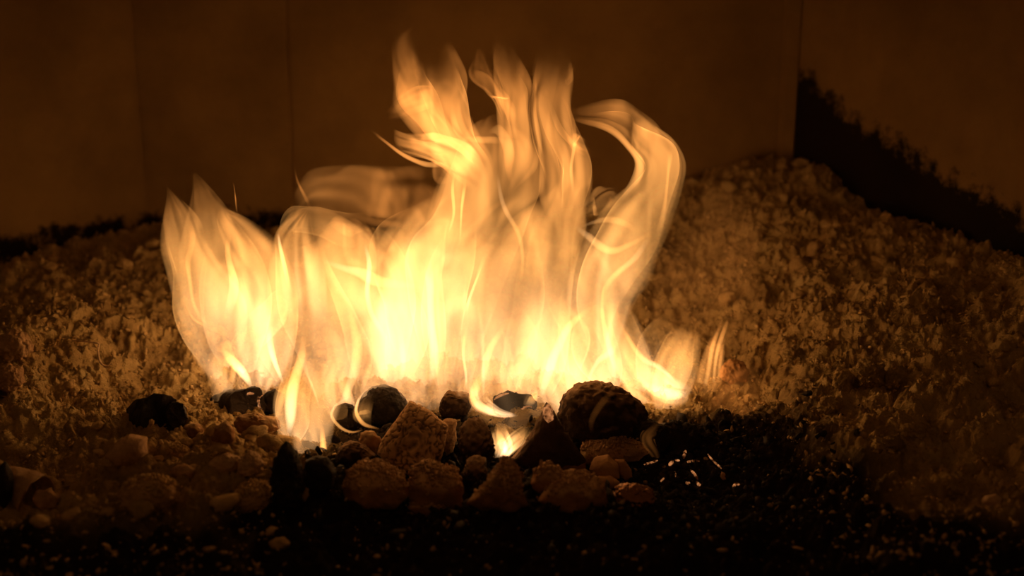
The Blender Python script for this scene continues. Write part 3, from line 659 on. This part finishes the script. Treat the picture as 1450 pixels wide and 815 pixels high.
# ------------------------------------------------------------------ the fire
FR = np.random.RandomState(11)
def tongue(par, name, material, pts, Y, glow, temp, depth=0.7, fold=0.22, seed=0, lean=0.0, base=0.06, tipf=0.55, dY=0.012, nu=64, nv=110, wob=0.10, tear=1.0):
    """a closed tongue of flame: a spine of (px, py, half width in px) at depth Y, swept by a folded cross-section"""
    S = catmull([(a, b, w) for a, b, w in pts], nv); S[:, 2] = np.maximum(S[:, 2], 0.4)
    v = np.linspace(0, 1, nv)
    Yv = Y + lean * v + dY * np.sin(v * 5.0 + seed)
    P = np.array([at(S[i, 0], S[i, 1], Yv[i]) for i in range(nv)])
    sc = np.array([np.dot(p - CAM, FW) / F for p in P])
    T = np.gradient(P, axis=0); T /= np.linalg.norm(T, axis=1)[:, None]
    D = np.tile(np.array([0, 1.0, 0.0]), (nv, 1)); W = np.cross(D, T); W /= np.linalg.norm(W, axis=1)[:, None]; D = np.cross(T, W)
    a = np.linspace(0, 2 * math.pi, nu, endpoint=False)
    A, Vv = np.meshgrid(a, v); r = np.ones_like(A)
    rg = np.random.RandomState(seed + 100)
    for k, am in ((2, 0.6), (3, 1.0), (5, 0.7), (8, 0.35)):
        r += fold * am * np.sin(k * A + rg.uniform(0, 6.28) + rg.uniform(-4, 4) * Vv * (1 + 0.6 * Vv) + 0.8 * np.sin(Vv * rg.uniform(4, 9) + rg.uniform(0, 6.28))) * 0.6
    w = (S[:, 2] * sc)[:, None]
    cx = np.cos(A) * (1 + 0.55 * (r - 1)); cy = np.sin(A) * r
    X = P[:, None] + W[:, None] * (w * cx)[..., None] + D[:, None] * (w * cy * depth)[..., None]
    X = X.reshape(-1, 3)
    q = X * [16, 16, 9] + seed * 3.1
    n3 = np.stack([vnoise(q), vnoise(q + 31), vnoise(q + 67)], 1) + 0.45 * np.stack([vnoise(q * 2.3), vnoise(q * 2.3 + 31), vnoise(q * 2.3 + 67)], 1)
    X = X + n3 * (np.repeat(w[:, 0], nu) * wob * (0.5 + 1.0 * np.repeat(v, nu)))[:, None]
    hz = np.clip(X[:, 2] / 0.25, 0.0, 1.3)[:, None]
    q = X * [13, 13, 9] + 50
    X = X + np.stack([vnoise(q), 0.6 * vnoise(q + 31), 0.8 * vnoise(q + 67)], 1) * (0.004 + 0.012 * hz)
    q = X * [34, 34, 20] + 80
    X = X + np.stack([vnoise(q), 0.6 * vnoise(q + 31), 0.8 * vnoise(q + 67)], 1) * (0.0016 + 0.0075 * hz)
    o = link(name, X, grid_faces(nu, nv, True), material)
    g = glow * sstep(0, base, v) * (1 - sstep(1 - tipf, 1.0, v) * 0.95) * (1.15 - 0.45 * v)
    tt = np.clip(temp * (1.0 - 0.85 * v), 0, 1)
    if base < 0: g = glow * np.sin(math.pi * v) ** 1.3
    wear = 0.80 * sstep(0.35, 1.0, v) * tear + 0.45 * (1 - sstep(0.0, 0.10, v)) * tear
    # unevenness of the gas, one coherent field for the whole fire
    sk = material is M_sheet
    q = X * ([20, 20, 6.0] if sk else [16, 16, 4.8]); q = q + 0.55 * np.stack([vnoise(q * 1.1 + 3), vnoise(q * 1.1 + 13), vnoise(q * 1.1 + 23)], 1)
    front = vnoise(q) + 0.25 * vnoise(q * 2.1 + 5)
    q = X * ([16, 16, 7.2] if sk else [13, 13, 5.8]) + [3, 5, 7]; q = q + 0.25 * np.stack([vnoise(q * 1.1 + 3), vnoise(q * 1.1 + 13), vnoise(q * 1.1 + 23)], 1)
    un = np.clip(0.5 + 0.62 * vnoise(q) + 0.2 * vnoise(q * 2.2), 0, 1); un = (0.0 if sk else 0.30) + (1.45 if sk else 1.20) * un
    q = X * [30, 30, 9.6] + [11, 2, 4]; q = q + 0.5 * np.stack([vnoise(q * 1.1 + 3), vnoise(q * 1.1 + 13), vnoise(q * 1.1 + 23)], 1)
    tn = 0.5 + 0.26 * vnoise(q) + 0.12 * vnoise(q * 2.1) + 0.06 * vnoise(q * 4.3)
    for nm, val in (('glow', np.repeat(g, nu) * un), ('temp', np.repeat(tt, nu)), ('wear', tn - np.repeat(wear, nu)), ('front', front)):
        at_ = o.data.attributes.new(nm, 'FLOAT', 'POINT'); at_.data.foreach_set('value', val.astype(np.float32))
    keep_parent(o, par)
    return o
def filament(par, pts, Y, glow, temp, seed=0, tipf=0.5, base=-1, depth=0.8):
    return tongue(par, 'filament', M_fil, pts, Y, glow, temp, depth=depth, fold=0.0, seed=seed, base=base, tipf=tipf, dY=0.004, nu=14, nv=70, wob=0.0, tear=0.35)
_seed = [0]
def flame(label, basepx, Y, items, name='flame'):
    b = at(basepx[0], basepx[1], Y); b[2] = max(b[2], 0.0)
    root = empty(name, b); tag(root, label, 'flame' if name == 'flame' else 'smoke')
    for it in items:
        kind, pts, glow, temp = it[:4]; kw = dict(it[4]) if len(it) > 4 else {}
        _seed[0] += 1; y = Y + kw.pop('y', 0.0)
        if kind == 'f': filament(root, pts, y, glow, temp, _seed[0], **kw)
        elif kind == 's': tongue(root, 'tongue', M_sheet, pts, y, glow, temp, seed=_seed[0], **kw)
        else:
            kw['depth'] = max(0.95, kw.get('depth', 0.95)) if max(q[2] for q in pts) < 90 else 0.75
            tongue(root, 'flame_body', M_soft, pts, y, glow, temp, seed=_seed[0], **kw)
    return root

flame('ragged left hand flame rising off the squared charred log', (345, 560), 0.02, [
    ('b', [(378, 475, 26), (374, 420, 36), (360, 375, 38), (340, 340, 30), (318, 314, 14), (304, 298, 3)], 0.22, 0.75, {'tear': 0.15, 'tipf': 0.25, 'base': 0.3}),
    ('b', [(345, 572, 22), (346, 525, 46), (336, 475, 60), (322, 430, 62), (312, 390, 52), (302, 350, 40), (292, 315, 28), (282, 285, 13), (274, 258, 2)], 0.344, 0.95, {'tipf': 0.35, 'tear': 0.45}),
    ('b', [(322, 490, 18), (302, 440, 38), (286, 400, 36), (273, 360, 28), (263, 325, 22), (250, 298, 13), (234, 276, 2)], 0.246, 0.8, {'tipf': 0.35, 'tear': 0.45, 'y': -0.01, 'base': 0.2}),
    ('b', [(376, 562, 10), (378, 500, 38), (374, 450, 44), (366, 405, 38), (354, 365, 30), (338, 332, 20), (316, 300, 3)], 0.279, 0.9, {'tipf': 0.35, 'tear': 0.45, 'y': 0.015}),
    ('s', [(322, 562, 14), (316, 520, 20), (308, 470, 40), (292, 425, 44), (280, 378, 32), (268, 330, 26), (252, 300, 15), (236, 284, 3)], 0.201, 0.8, {'y': -0.015}),
    ('s', [(352, 552, 8), (340, 510, 24), (330, 465, 38), (325, 415, 42), (322, 365, 36), (302, 320, 26), (278, 290, 14), (262, 276, 3)], 0.177, 0.9, {'y': -0.005}),
    ('s', [(398, 548, 5), (392, 510, 18), (384, 460, 32), (376, 415, 36), (362, 368, 34), (342, 328, 22), (316, 300, 4)], 0.177, 0.8, {'y': 0.01}),
    ('s', [(350, 480, 22), (376, 446, 26), (398, 424, 14), (413, 411, 2)], 0.177, 0.8),
    ('b', [(308, 575, 6), (314, 545, 18), (312, 505, 18), (304, 470, 6)], 0.295, 0.9, {'tipf': 0.35, 'tear': 0.45, 'y': -0.02}),
    ('f', [(360, 552, 2), (348, 532, 7), (330, 512, 8), (312, 492, 3)], 1.28, 1.0, {'y': -0.03, 'tipf': 0.7}),
    ('f', [(402, 546, 2), (390, 515, 4), (380, 485, 5), (372, 450, 2)], 0.72, 1.0, {'y': -0.02}),
    ('f', [(300, 465, 3), (276, 425, 4), (272, 380, 4), (278, 340, 4), (262, 305, 3)], 0.56, 0.6, {'y': -0.03}),
    ('f', [(318, 445, 4), (322, 400, 5), (320, 355, 4), (324, 330, 3)], 0.56, 0.8, {'y': -0.03}),
    ('f', [(262, 428, 1), (278, 450, 2), (300, 466, 2)], 0.4, 0.4, {'y': -0.03}),
    ('f', [(334, 306, 2), (330, 280, 1.4), (324, 255, 0.8)], 0.176, 0.1)])
flame('tall flame in front of the left fire, behind the tall char stump', (440, 645), -0.105, [
    ('b', [(436, 655, 14), (436, 615, 40), (438, 570, 44), (440, 525, 36), (436, 485, 28), (430, 440, 8)], 0.36, 0.9),
    ('s', [(412, 632, 10), (414, 600, 24), (422, 555, 22), (428, 515, 16), (430, 475, 4)], 0.15, 0.8),
    ('b', [(468, 668, 2), (462, 640, 10), (456, 600, 20), (454, 550, 20), (458, 505, 14), (466, 470, 3)], 0.18, 0.8),
    ('f', [(410, 618, 3), (416, 588, 9), (421, 550, 9), (424, 510, 6), (424, 470, 3)], 1.5, 1.0, {'y': -0.01}),
    ('f', [(390, 600, 2), (404, 570, 5), (418, 535, 5)], 0.5, 0.7),
    ('f', [(466, 666, 2), (465, 652, 5), (464, 630, 6), (463, 600, 3)], 1.4, 1.0, {'y': -0.01}),
    ('f', [(448, 700, 1), (444, 682, 4), (440, 668, 8), (444, 655, 3)], 1.1, 0.8, {'y': -0.05})])
flame('little flame at the very front beside the rounded cinder', (462, 712), -0.20, [
    ('b', [(452, 726, 6), (458, 712, 12), (464, 700, 8), (470, 687, 2)], 1.6, 1.0), ('s', [(448, 722, 5), (456, 708, 9), (463, 696, 6), (470, 686, 1)], 0.7, 1.0)])
flame('rolling flame left of the centre with a rounded head', (480, 570), 0.0, [
    ('b', [(442, 475, 36), (430, 412, 44), (424, 365, 42), (424, 330, 32), (434, 308, 15), (442, 297, 3)], 0.26, 0.8, {'tear': 0.15, 'tipf': 0.2, 'base': 0.3}),
    ('b', [(512, 465, 46), (506, 402, 58), (500, 356, 50), (500, 328, 32), (506, 310, 8)], 0.19, 0.75, {'tear': 0.15, 'tipf': 0.2, 'base': 0.3}),
    ('b', [(500, 585, 40), (498, 520, 80), (478, 460, 84), (462, 405, 74), (458, 355, 66), (450, 325, 50), (440, 304, 22), (436, 296, 5)], 0.321, 0.9, {'tear': 0.45}),
    ('b', [(560, 570, 30), (560, 510, 60), (555, 455, 70), (535, 405, 70), (520, 360, 56), (510, 330, 26), (505, 318, 4)], 0.26, 0.9, {'tear': 0.45, 'y': 0.02}),
    ('s', [(470, 590, 20), (474, 530, 44), (466, 470, 50), (446, 410, 46), (430, 360, 40), (424, 326, 34), (422, 306, 14)], 0.23, 0.85, {'y': -0.02}),
    ('s', [(530, 580, 10), (532, 520, 34), (540, 460, 44), (530, 400, 50), (505, 350, 46), (488, 322, 18)], 0.23, 0.85, {'y': -0.01}),
    ('s', [(398, 330, 6), (414, 312, 16), (450, 312, 18), (495, 318, 20), (535, 332, 16), (562, 346, 3)], 0.10, 0.6, {'base': 0.25, 'tipf': 0.6}),
    ('f', [(470, 362, 3), (510, 378, 7), (555, 408, 7), (605, 420, 3)], 0.26, 0.9, {'y': -0.02}),
    ('f', [(398, 335, 2), (404, 358, 4), (412, 385, 4), (420, 410, 3)], 0.595, 0.8, {'y': -0.03}),
    ('f', [(515, 345, 2), (528, 385, 4), (534, 430, 4), (545, 480, 4), (556, 520, 2)], 0.51, 0.9, {'y': -0.03}),
    ('f', [(470, 605, 2), (484, 575, 5), (500, 520, 8), (505, 470, 8), (500, 430, 3)], 0.765, 1.0, {'y': -0.03}),
    ('f', [(562, 545, 2), (566, 520, 5), (566, 480, 5), (562, 440, 3)], 0.85, 1.0, {'y': -0.03}),
    ('f', [(508, 582, 2), (498, 570, 7), (489, 545, 8), (488, 515, 5)], 1.02, 1.0, {'y': -0.05})])
flame('thin curl of flame looping round the small black lump', (490, 610), -0.075, [
    ('f', [(500, 560, 1), (482, 572, 2.2), (473, 588, 2.6), (484, 604, 2.8), (500, 611, 2), (516, 608, 1)], 1.2, 0.9, {}),
    ('s', [(490, 560, 8), (484, 585, 10), (488, 605, 4)], 0.12, 0.6)])
flame('thin flame edge hugging the round charcoal lump', (520, 605), -0.09, [
    ('f', [(520, 552, 1), (508, 568, 2.2), (506, 584, 2.6), (516, 600, 3.2), (536, 607, 1.2)], 1.3, 0.9, {}),
    ('b', [(520, 600, 6), (514, 585, 12), (518, 565, 10), (524, 550, 3)], 0.22, 0.6)])
flame('hazy amber flame drifting above the rolling flame', (500, 300), 0.06, [
    ('b', [(410, 296, 6), (440, 274, 28), (490, 270, 38), (545, 282, 42), (600, 278, 36), (650, 262, 8)], 0.20, 0.3, {'base': 0.3, 'tipf': 0.4, 'tear': 0.5}),
    ('f', [(436, 292, 5), (430, 272, 4), (425, 248, 2), (422, 225, 1)], 0.25, 0.2)])
flame('great central body of the fire', (680, 560), 0.012, [
    ('b', [(670, 590, 60), (664, 520, 116), (668, 450, 128), (680, 380, 122), (690, 315, 98), (692, 250, 74), (688, 195, 56), (682, 155, 20)], 0.228, 0.95, {'y': 0.03}),
    ('b', [(610, 575, 40), (612, 510, 70), (615, 440, 72), (625, 370, 66), (640, 310, 50), (650, 260, 20)], 0.204, 0.9, {'y': -0.01}),
    ('b', [(780, 585, 50), (782, 515, 90), (785, 440, 100), (782, 370, 88), (780, 310, 62), (776, 250, 42), (770, 200, 20)], 0.216, 0.95, {'y': 0.0}),
    ('b', [(720, 580, 60), (715, 520, 80), (715, 450, 84), (722, 390, 70), (726, 330, 30)], 0.204, 1.0, {'y': -0.04}),
    ('s', [(640, 565, 24), (640, 500, 46), (645, 430, 62), (655, 365, 66), (668, 310, 62), (680, 262, 58), (686, 222, 54), (690, 190, 46), (692, 168, 24), (692, 160, 4)], 0.156, 0.8, {'y': -0.03, 'tipf': 0.15, 'fold': 0.16}),
    ('s', [(620, 555, 10), (626, 490, 26), (634, 420, 30), (642, 350, 26), (648, 290, 20), (652, 250, 4)], 0.18, 0.9, {'y': -0.05}),
    ('s', [(600, 560, 12), (596, 500, 34), (590, 430, 44), (585, 370, 48), (600, 320, 40), (625, 280, 24), (640, 250, 5)], 0.144, 0.8, {'y': 0.0}),
    ('s', [(760, 570, 16), (764, 510, 40), (772, 440, 52), (782, 370, 48), (795, 310, 34), (800, 262, 14), (800, 240, 3)], 0.156, 0.85, {'y': -0.03}),
    ('s', [(700, 560, 24), (704, 500, 46), (712, 440, 52), (728, 380, 44), (742, 330, 30), (745, 290, 6)], 0.156, 0.95, {'y': -0.05}),
    ('f', [(598, 555, 2), (608, 520, 7), (614, 470, 8), (614, 420, 7), (610, 370, 3)], 0.88, 1.0, {'y': -0.07}),
    ('f', [(628, 330, 2), (634, 290, 4), (632, 250, 4), (640, 225, 2)], 0.36, 0.6, {'y': -0.06}),
    ('f', [(652, 350, 2), (654, 300, 4), (658, 262, 4), (664, 240, 2)], 0.36, 0.6, {'y': -0.06}),
    ('f', [(700, 190, 3), (722, 200, 7), (736, 228, 8), (738, 260, 5), (744, 285, 3)], 0.44, 0.5, {'y': -0.06}),
    ('f', [(720, 260, 2), (724, 300, 4), (736, 330, 4), (740, 370, 3), (735, 410, 2)], 0.36, 0.8, {'y': -0.06}),
    ('f', [(766, 568, 2), (780, 530, 6), (792, 490, 7), (806, 455, 6), (838, 425, 3)], 0.8, 1.0, {'y': -0.07}),
    ('f', [(690, 560, 2), (694, 520, 6), (702, 485, 6), (722, 450, 3)], 0.72, 1.0, {'y': -0.08}),
    ('f', [(662, 556, 2), (664, 530, 4), (660, 500, 4), (664, 460, 2)], 0.88, 1.0, {'y': -0.07})])
_r = np.random.RandomState(5)
_it = []
for k, x in enumerate(np.linspace(575, 850, 12)):
    x = x + _r.uniform(-10, 10); h = _r.uniform(110, 240); b = _r.uniform(-35, 35); w_ = _r.uniform(14, 30); yb = 572 + _r.uniform(-8, 10)
    _it.append(('s', [(x, yb, 4), (x + 0.1 * b, yb - 0.2 * h, w_ * 0.7), (x - 0.3 * b, yb - 0.45 * h, w_), (x + 0.4 * b, yb - 0.7 * h, w_ * 0.75), (x + b, yb - h, 2)], _r.uniform(0.16, 0.30), 0.95, {'y': _r.uniform(-0.05, 0.04)}))
for x, w_, g_ in ((482, 24, 0.34), (528, 26, 0.42), (576, 28, 0.44), (618, 28, 0.38), (662, 26, 0.36), (706, 28, 0.38), (750, 28, 0.36), (796, 26, 0.34), (842, 26, 0.34), (890, 26, 0.34)):
    _it.append(('b', [(x, 604, 10), (x, 574, w_ * 0.85), (x - 3, 540, w_), (x + 3, 505, w_ * 0.9), (x - 2, 468, w_ * 0.6), (x + 4, 430, 3)], g_, 1.0, {'y': 0.022 if 690 < x < 770 else -0.030 if x < 800 else -0.01, 'tear': 0.5, 'base': 0.25}))
flame('row of small sharp flames along the foot of the central fire', (710, 570), 0.0, _it)
flame('amber dome at the top of the fire, between horn and tall plume', (690, 330), 0.02, [
    ('b', [(636, 380, 30), (648, 320, 58), (664, 268, 64), (680, 222, 58), (688, 188, 46), (692, 165, 26), (694, 150, 5)], 0.21, 0.5, {'base': 0.25, 'tear': 0.5, 'tipf': 0.3}),
    ('b', [(765, 420, 40), (772, 350, 62), (782, 295, 52), (788, 250, 40), (782, 205, 30), (776, 160, 14), (774, 140, 4)], 0.20, 0.5, {'base': 0.25, 'tear': 0.5}),
    ('b', [(700, 440, 50), (712, 370, 70), (724, 320, 54), (736, 280, 30), (744, 250, 6)], 0.16, 0.55, {'base': 0.3, 'tear': 0.5, 'y': 0.03}),
    ('b', [(560, 420, 30), (580, 360, 52), (604, 315, 46), (628, 280, 26), (646, 250, 5)], 0.16, 0.55, {'base': 0.3, 'tear': 0.5, 'y': 0.03})])
flame('horn shaped flame reaching out left of the fire', (620, 240), 0.03, [
    ('b', [(668, 262, 12), (636, 222, 26), (598, 206, 22), (560, 198, 16), (532, 182, 9), (512, 164, 2)], 0.32, 0.4, {'base': 0.3}),
    ('s', [(650, 250, 10), (622, 216, 20), (586, 204, 15), (552, 196, 10), (524, 176, 3)], 0.14, 0.4, {'base': 0.3}),
    ('f', [(625, 214, 4), (590, 212, 4), (555, 202, 3.5), (524, 180, 2)], 0.35, 0.4, {'y': -0.02}),
    ('b', [(630, 260, 4), (618, 235, 15), (614, 212, 18), (622, 192, 12), (634, 180, 3)], 0.16, 0.3, {'base': 0.2})])
flame('ragged plume of flame rising from the horn shaped flame', (640, 215), 0.03, [
    ('b', [(676, 250, 10), (650, 205, 28), (626, 172, 34), (606, 140, 40), (594, 108, 46), (586, 72, 40), (580, 30, 8)], 0.27, 0.30, {'base': 0.2, 'tear': 0.75}),
    ('b', [(640, 200, 10), (612, 168, 20), (580, 140, 22), (566, 108, 20), (560, 70, 8)], 0.16, 0.2, {'base': 0.2}),
    ('s', [(668, 225, 8), (648, 190, 18), (628, 158, 22), (612, 122, 28), (604, 84, 22), (598, 40, 4)], 0.13, 0.35, {'base': 0.2}),
    ('s', [(630, 190, 8), (600, 160, 18), (578, 130, 20), (570, 95, 16), (566, 60, 3)], 0.11, 0.3, {'base': 0.2}),
    ('b', [(612, 135, 6), (580, 138, 14), (552, 154, 11), (534, 166, 2)], 0.12, 0.2, {'base': 0.3}),
    ('f', [(650, 185, 4), (634, 158, 5), (628, 130, 2)], 0.25, 0.4)])
flame('narrow plume of flame above the central dome', (712, 200), 0.03, [
    ('b', [(700, 262, 8), (712, 215, 24), (714, 175, 24), (712, 140, 22), (708, 108, 22), (704, 72, 16), (702, 34, 3)], 0.25, 0.35, {'base': 0.25, 'tear': 0.6}),
    ('s', [(722, 220, 8), (720, 180, 15), (714, 145, 16), (708, 110, 16), (704, 72, 9), (702, 50, 3)], 0.13, 0.3, {'base': 0.25}),
    ('f', [(694, 182, 6), (664, 174, 6), (634, 172, 3)], 0.22, 0.4, {'y': -0.01})])
flame('small round puff of flame between the two upper plumes', (680, 150), 0.05, [
    ('b', [(694, 160, 4), (688, 140, 18), (682, 120, 22), (676, 98, 18), (670, 72, 3)], 0.18, 0.2, {'base': 0.3, 'tear': 0.4})])
flame('tall straight plume of flame rising right of the central dome', (790, 320), 0.03, [
    ('b', [(806, 350, 14), (798, 290, 34), (786, 235, 38), (776, 190, 34), (772, 150, 36), (774, 112, 38), (776, 70, 28), (774, 26, 4)], 0.28, 0.38, {'base': 0.2, 'tear': 0.6}),
    ('s', [(810, 330, 10), (804, 270, 20), (794, 215, 24), (784, 165, 26), (780, 120, 28), (778, 75, 18), (776, 36, 3)], 0.16, 0.35, {'base': 0.2}),
    ('s', [(760, 250, 8), (752, 205, 14), (752, 165, 18), (756, 125, 20), (762, 85, 12), (766, 50, 3)], 0.12, 0.3, {'base': 0.2}),
    ('f', [(812, 275, 3), (802, 240, 4), (798, 205, 4), (796, 170, 4), (792, 130, 2)], 0.40, 0.5, {'y': -0.03}),
    ('f', [(738, 215, 2), (744, 180, 4), (744, 145, 4), (742, 95, 3)], 0.34, 0.4, {'y': -0.02}),
    ('f', [(766, 130, 3), (776, 165, 5), (790, 188, 5), (806, 205, 4), (832, 218, 2)], 0.32, 0.4, {'y': -0.02}),
    ('b', [(796, 190, 4), (806, 205, 12), (818, 214, 10), (834, 220, 2)], 0.16, 0.25, {'base': 0.3}),
    ('b', [(792, 118, 5), (808, 110, 10), (826, 108, 3)], 0.14, 0.2, {'base': 0.3})])
flame('great hooked flame curling over at the right of the fire', (860, 470), 0.02, [
    ('b', [(846, 520, 10), (850, 460, 34), (862, 405, 44), (880, 355, 52), (902, 305, 44), (920, 262, 30), (924, 222, 28), (910, 192, 27), (882, 172, 23), (846, 164, 15), (800, 158, 3)], 0.36, 0.75, {'tipf': 0.2, 'tear': 0.35}),
    ('s', [(850, 490, 8), (856, 430, 24), (872, 375, 36), (893, 325, 38), (912, 280, 28), (926, 240, 20), (922, 208, 20), (902, 186, 18), (872, 172, 13), (836, 166, 7), (802, 160, 2)], 0.26, 0.65, {'y': -0.02, 'tipf': 0.25, 'fold': 0.16, 'tear': 0.5}),
    ('f', [(872, 288, 3), (888, 258, 6), (894, 226, 6), (880, 198, 6), (850, 178, 5), (812, 166, 2)], 0.5, 0.6, {'y': -0.04}),
    ('f', [(922, 330, 3), (930, 290, 5), (934, 250, 5), (934, 215, 4), (920, 190, 2)], 0.35, 0.4, {'y': -0.04}),
    ('b', [(828, 300, 6), (846, 284, 18), (868, 274, 20), (892, 258, 8)], 0.26, 0.5, {'base': 0.3}),
    ('f', [(818, 316, 3), (840, 330, 5), (866, 346, 6), (892, 336, 4), (920, 318, 3)], 0.26, 0.8, {'y': -0.04}),
    ('f', [(826, 318, 2), (852, 308, 4), (880, 312, 4), (902, 322, 3)], 0.18, 0.7, {'y': -0.04}),
    ('f', [(915, 325, 3), (900, 355, 5), (880, 380, 5), (872, 410, 4), (878, 440, 2)], 0.28, 0.8, {'y': -0.04})])
flame('broad flame over the big round charred lump', (870, 560), 0.0, [
    ('b', [(860, 590, 30), (862, 540, 66), (850, 490, 66), (842, 440, 54), (848, 390, 36), (856, 350, 8)], 0.276, 1.0, {'y': 0.02}),
    ('s', [(850, 560, 16), (846, 515, 36), (838, 470, 38), (838, 425, 28), (848, 385, 6)], 0.168, 0.9),
    ('s', [(905, 565, 12), (892, 520, 30), (876, 470, 30), (868, 425, 22), (872, 380, 4)], 0.18, 0.9, {'y': 0.01}),
    ('f', [(872, 540, 3), (872, 505, 5), (868, 465, 5), (864, 420, 4), (868, 380, 2)], 0.48, 1.0, {'y': -0.04}),
    ('f', [(830, 530, 2), (850, 505, 5), (872, 490, 5), (880, 470, 3)], 0.48, 1.0, {'y': -0.04})])
flame('low bright flame with a white hot foot at the right', (950, 565), 0.01, [
    ('b', [(985, 556, 6), (952, 556, 24), (918, 540, 30), (892, 505, 30), (876, 465, 22), (868, 430, 4)], 0.525, 1.0, {'base': 0.15, 'tipf': 0.6}),
    ('b', [(945, 582, 12), (944, 556, 28), (954, 520, 30), (966, 485, 24), (976, 458, 16), (988, 440, 3)], 0.322, 0.85),
    ('s', [(940, 575, 8), (950, 530, 24), (962, 492, 22), (974, 462, 14), (988, 444, 2)], 0.182, 0.75),
    ('s', [(912, 545, 8), (918, 500, 16), (936, 466, 16), (960, 452, 12), (984, 458, 2)], 0.168, 0.8),
    ('f', [(972, 556, 4), (950, 556, 9), (925, 548, 8), (904, 530, 3)], 1.04, 1.0, {'y': -0.02}),
    ('f', [(958, 540, 2), (940, 520, 4), (916, 505, 5), (900, 480, 4), (888, 450, 2)], 0.64, 1.0, {'y': -0.03})])
flame('thin separate wisp of flame to the right of the fire', (1008, 555), 0.03, [
    ('b', [(990, 575, 6), (1002, 545, 20), (1012, 505, 15), (1022, 470, 10), (1032, 440, 2)], 0.26, 0.4),
    ('f', [(996, 560, 3), (1006, 525, 4), (1014, 485, 4), (1024, 450, 2)], 0.4, 0.6),
    ('f', [(1012, 555, 2), (1016, 520, 3), (1024, 480, 4), (1033, 442, 2)], 0.4, 0.6),
    ('f', [(1020, 550, 2), (1024, 515, 3), (1029, 475, 2)], 0.22, 0.4)])
flame('bright sickle of flame wrapping the hollow husk', (705, 585), -0.055, [
    ('b', [(738, 592, 2), (708, 586, 8), (684, 574, 14), (682, 552, 18), (690, 526, 14), (698, 495, 4)], 0.75, 1.0),
    ('f', [(740, 592, 1.5), (710, 588, 5), (684, 578, 8), (672, 566, 8), (682, 545, 8), (692, 525, 3)], 1.4, 1.0, {'y': -0.01}),
    ('s', [(664, 562, 8), (674, 555, 16), (684, 535, 18), (692, 505, 5)], 0.4, 1.0)])
flame('small forked flame under the hollow husk', (710, 648), -0.13, [
    ('b', [(704, 655, 4), (712, 638, 13), (706, 618, 12), (702, 602, 8), (706, 588, 2)], 0.75, 0.95),
    ('b', [(708, 652, 4), (724, 632, 11), (740, 616, 10), (754, 603, 5), (762, 596, 1)], 0.55, 0.9),
    ('s', [(712, 640, 8), (720, 622, 20), (728, 606, 24), (732, 594, 6)], 0.14, 0.6),
    ('f', [(703, 652, 3), (714, 636, 7), (708, 620, 6), (698, 604, 3)], 1.0, 1.0)])
flame('little pointed flame behind the pointed wood shard', (752, 575), -0.03, [
    ('b', [(750, 582, 4), (756, 570, 9), (764, 555, 9), (772, 538, 3)], 0.8, 1.0), ('f', [(750, 580, 3), (757, 568, 6), (764, 552, 3)], 0.9, 1.0)])
flame('dim wisp of flame rising across the black hollow', (930, 640), -0.10, [
    ('b', [(940, 666, 2), (930, 640, 8), (920, 618, 12), (934, 596, 9), (950, 572, 3)], 0.075, 0.1, {'base': 0.3}),
    ('f', [(940, 664, 1.5), (922, 632, 3), (922, 614, 4), (938, 592, 4), (946, 580, 2)], 0.09, 0.1)])
flame('dim curved wisp in front of the big round charred lump', (845, 605), -0.13, [
    ('f', [(842, 618, 3), (842, 600, 5), (852, 580, 6), (868, 565, 5), (880, 560, 2)], 0.02, 0.05)])
flame('thin amber haze standing right of the hooked flame', (990, 500), 0.08, [
    ('b', [(960, 560, 20), (985, 480, 60), (1000, 400, 84), (1000, 330, 80), (985, 270, 56), (975, 215, 10)], 0.026, 0.0, {'base': 0.4, 'tear': 0.8}),
    ('b', [(1030, 520, 10), (1045, 450, 30), (1050, 380, 34), (1035, 310, 30), (1020, 260, 8)], 0.020, 0.0, {'base': 0.4, 'tear': 1.0}),
    ('s', [(1000, 440, 8), (1020, 390, 22), (1016, 340, 26), (1030, 290, 18), (1024, 255, 4)], 0.014, 0.0, {'base': 0.3})])
flame('faint hazy veil of burning gas over the right ash', (1040, 590), 0.0, [
    ('b', [(1000, 600, 8), (1022, 576, 30), (1050, 560, 38), (1080, 540, 26), (1100, 520, 4)], 0.065, 0.0, {'base': 0.4, 'tipf': 0.6}),
    ('f', [(1002, 600, 3), (1012, 575, 8), (1030, 555, 8), (1050, 545, 3)], 0.05, 0.0)])
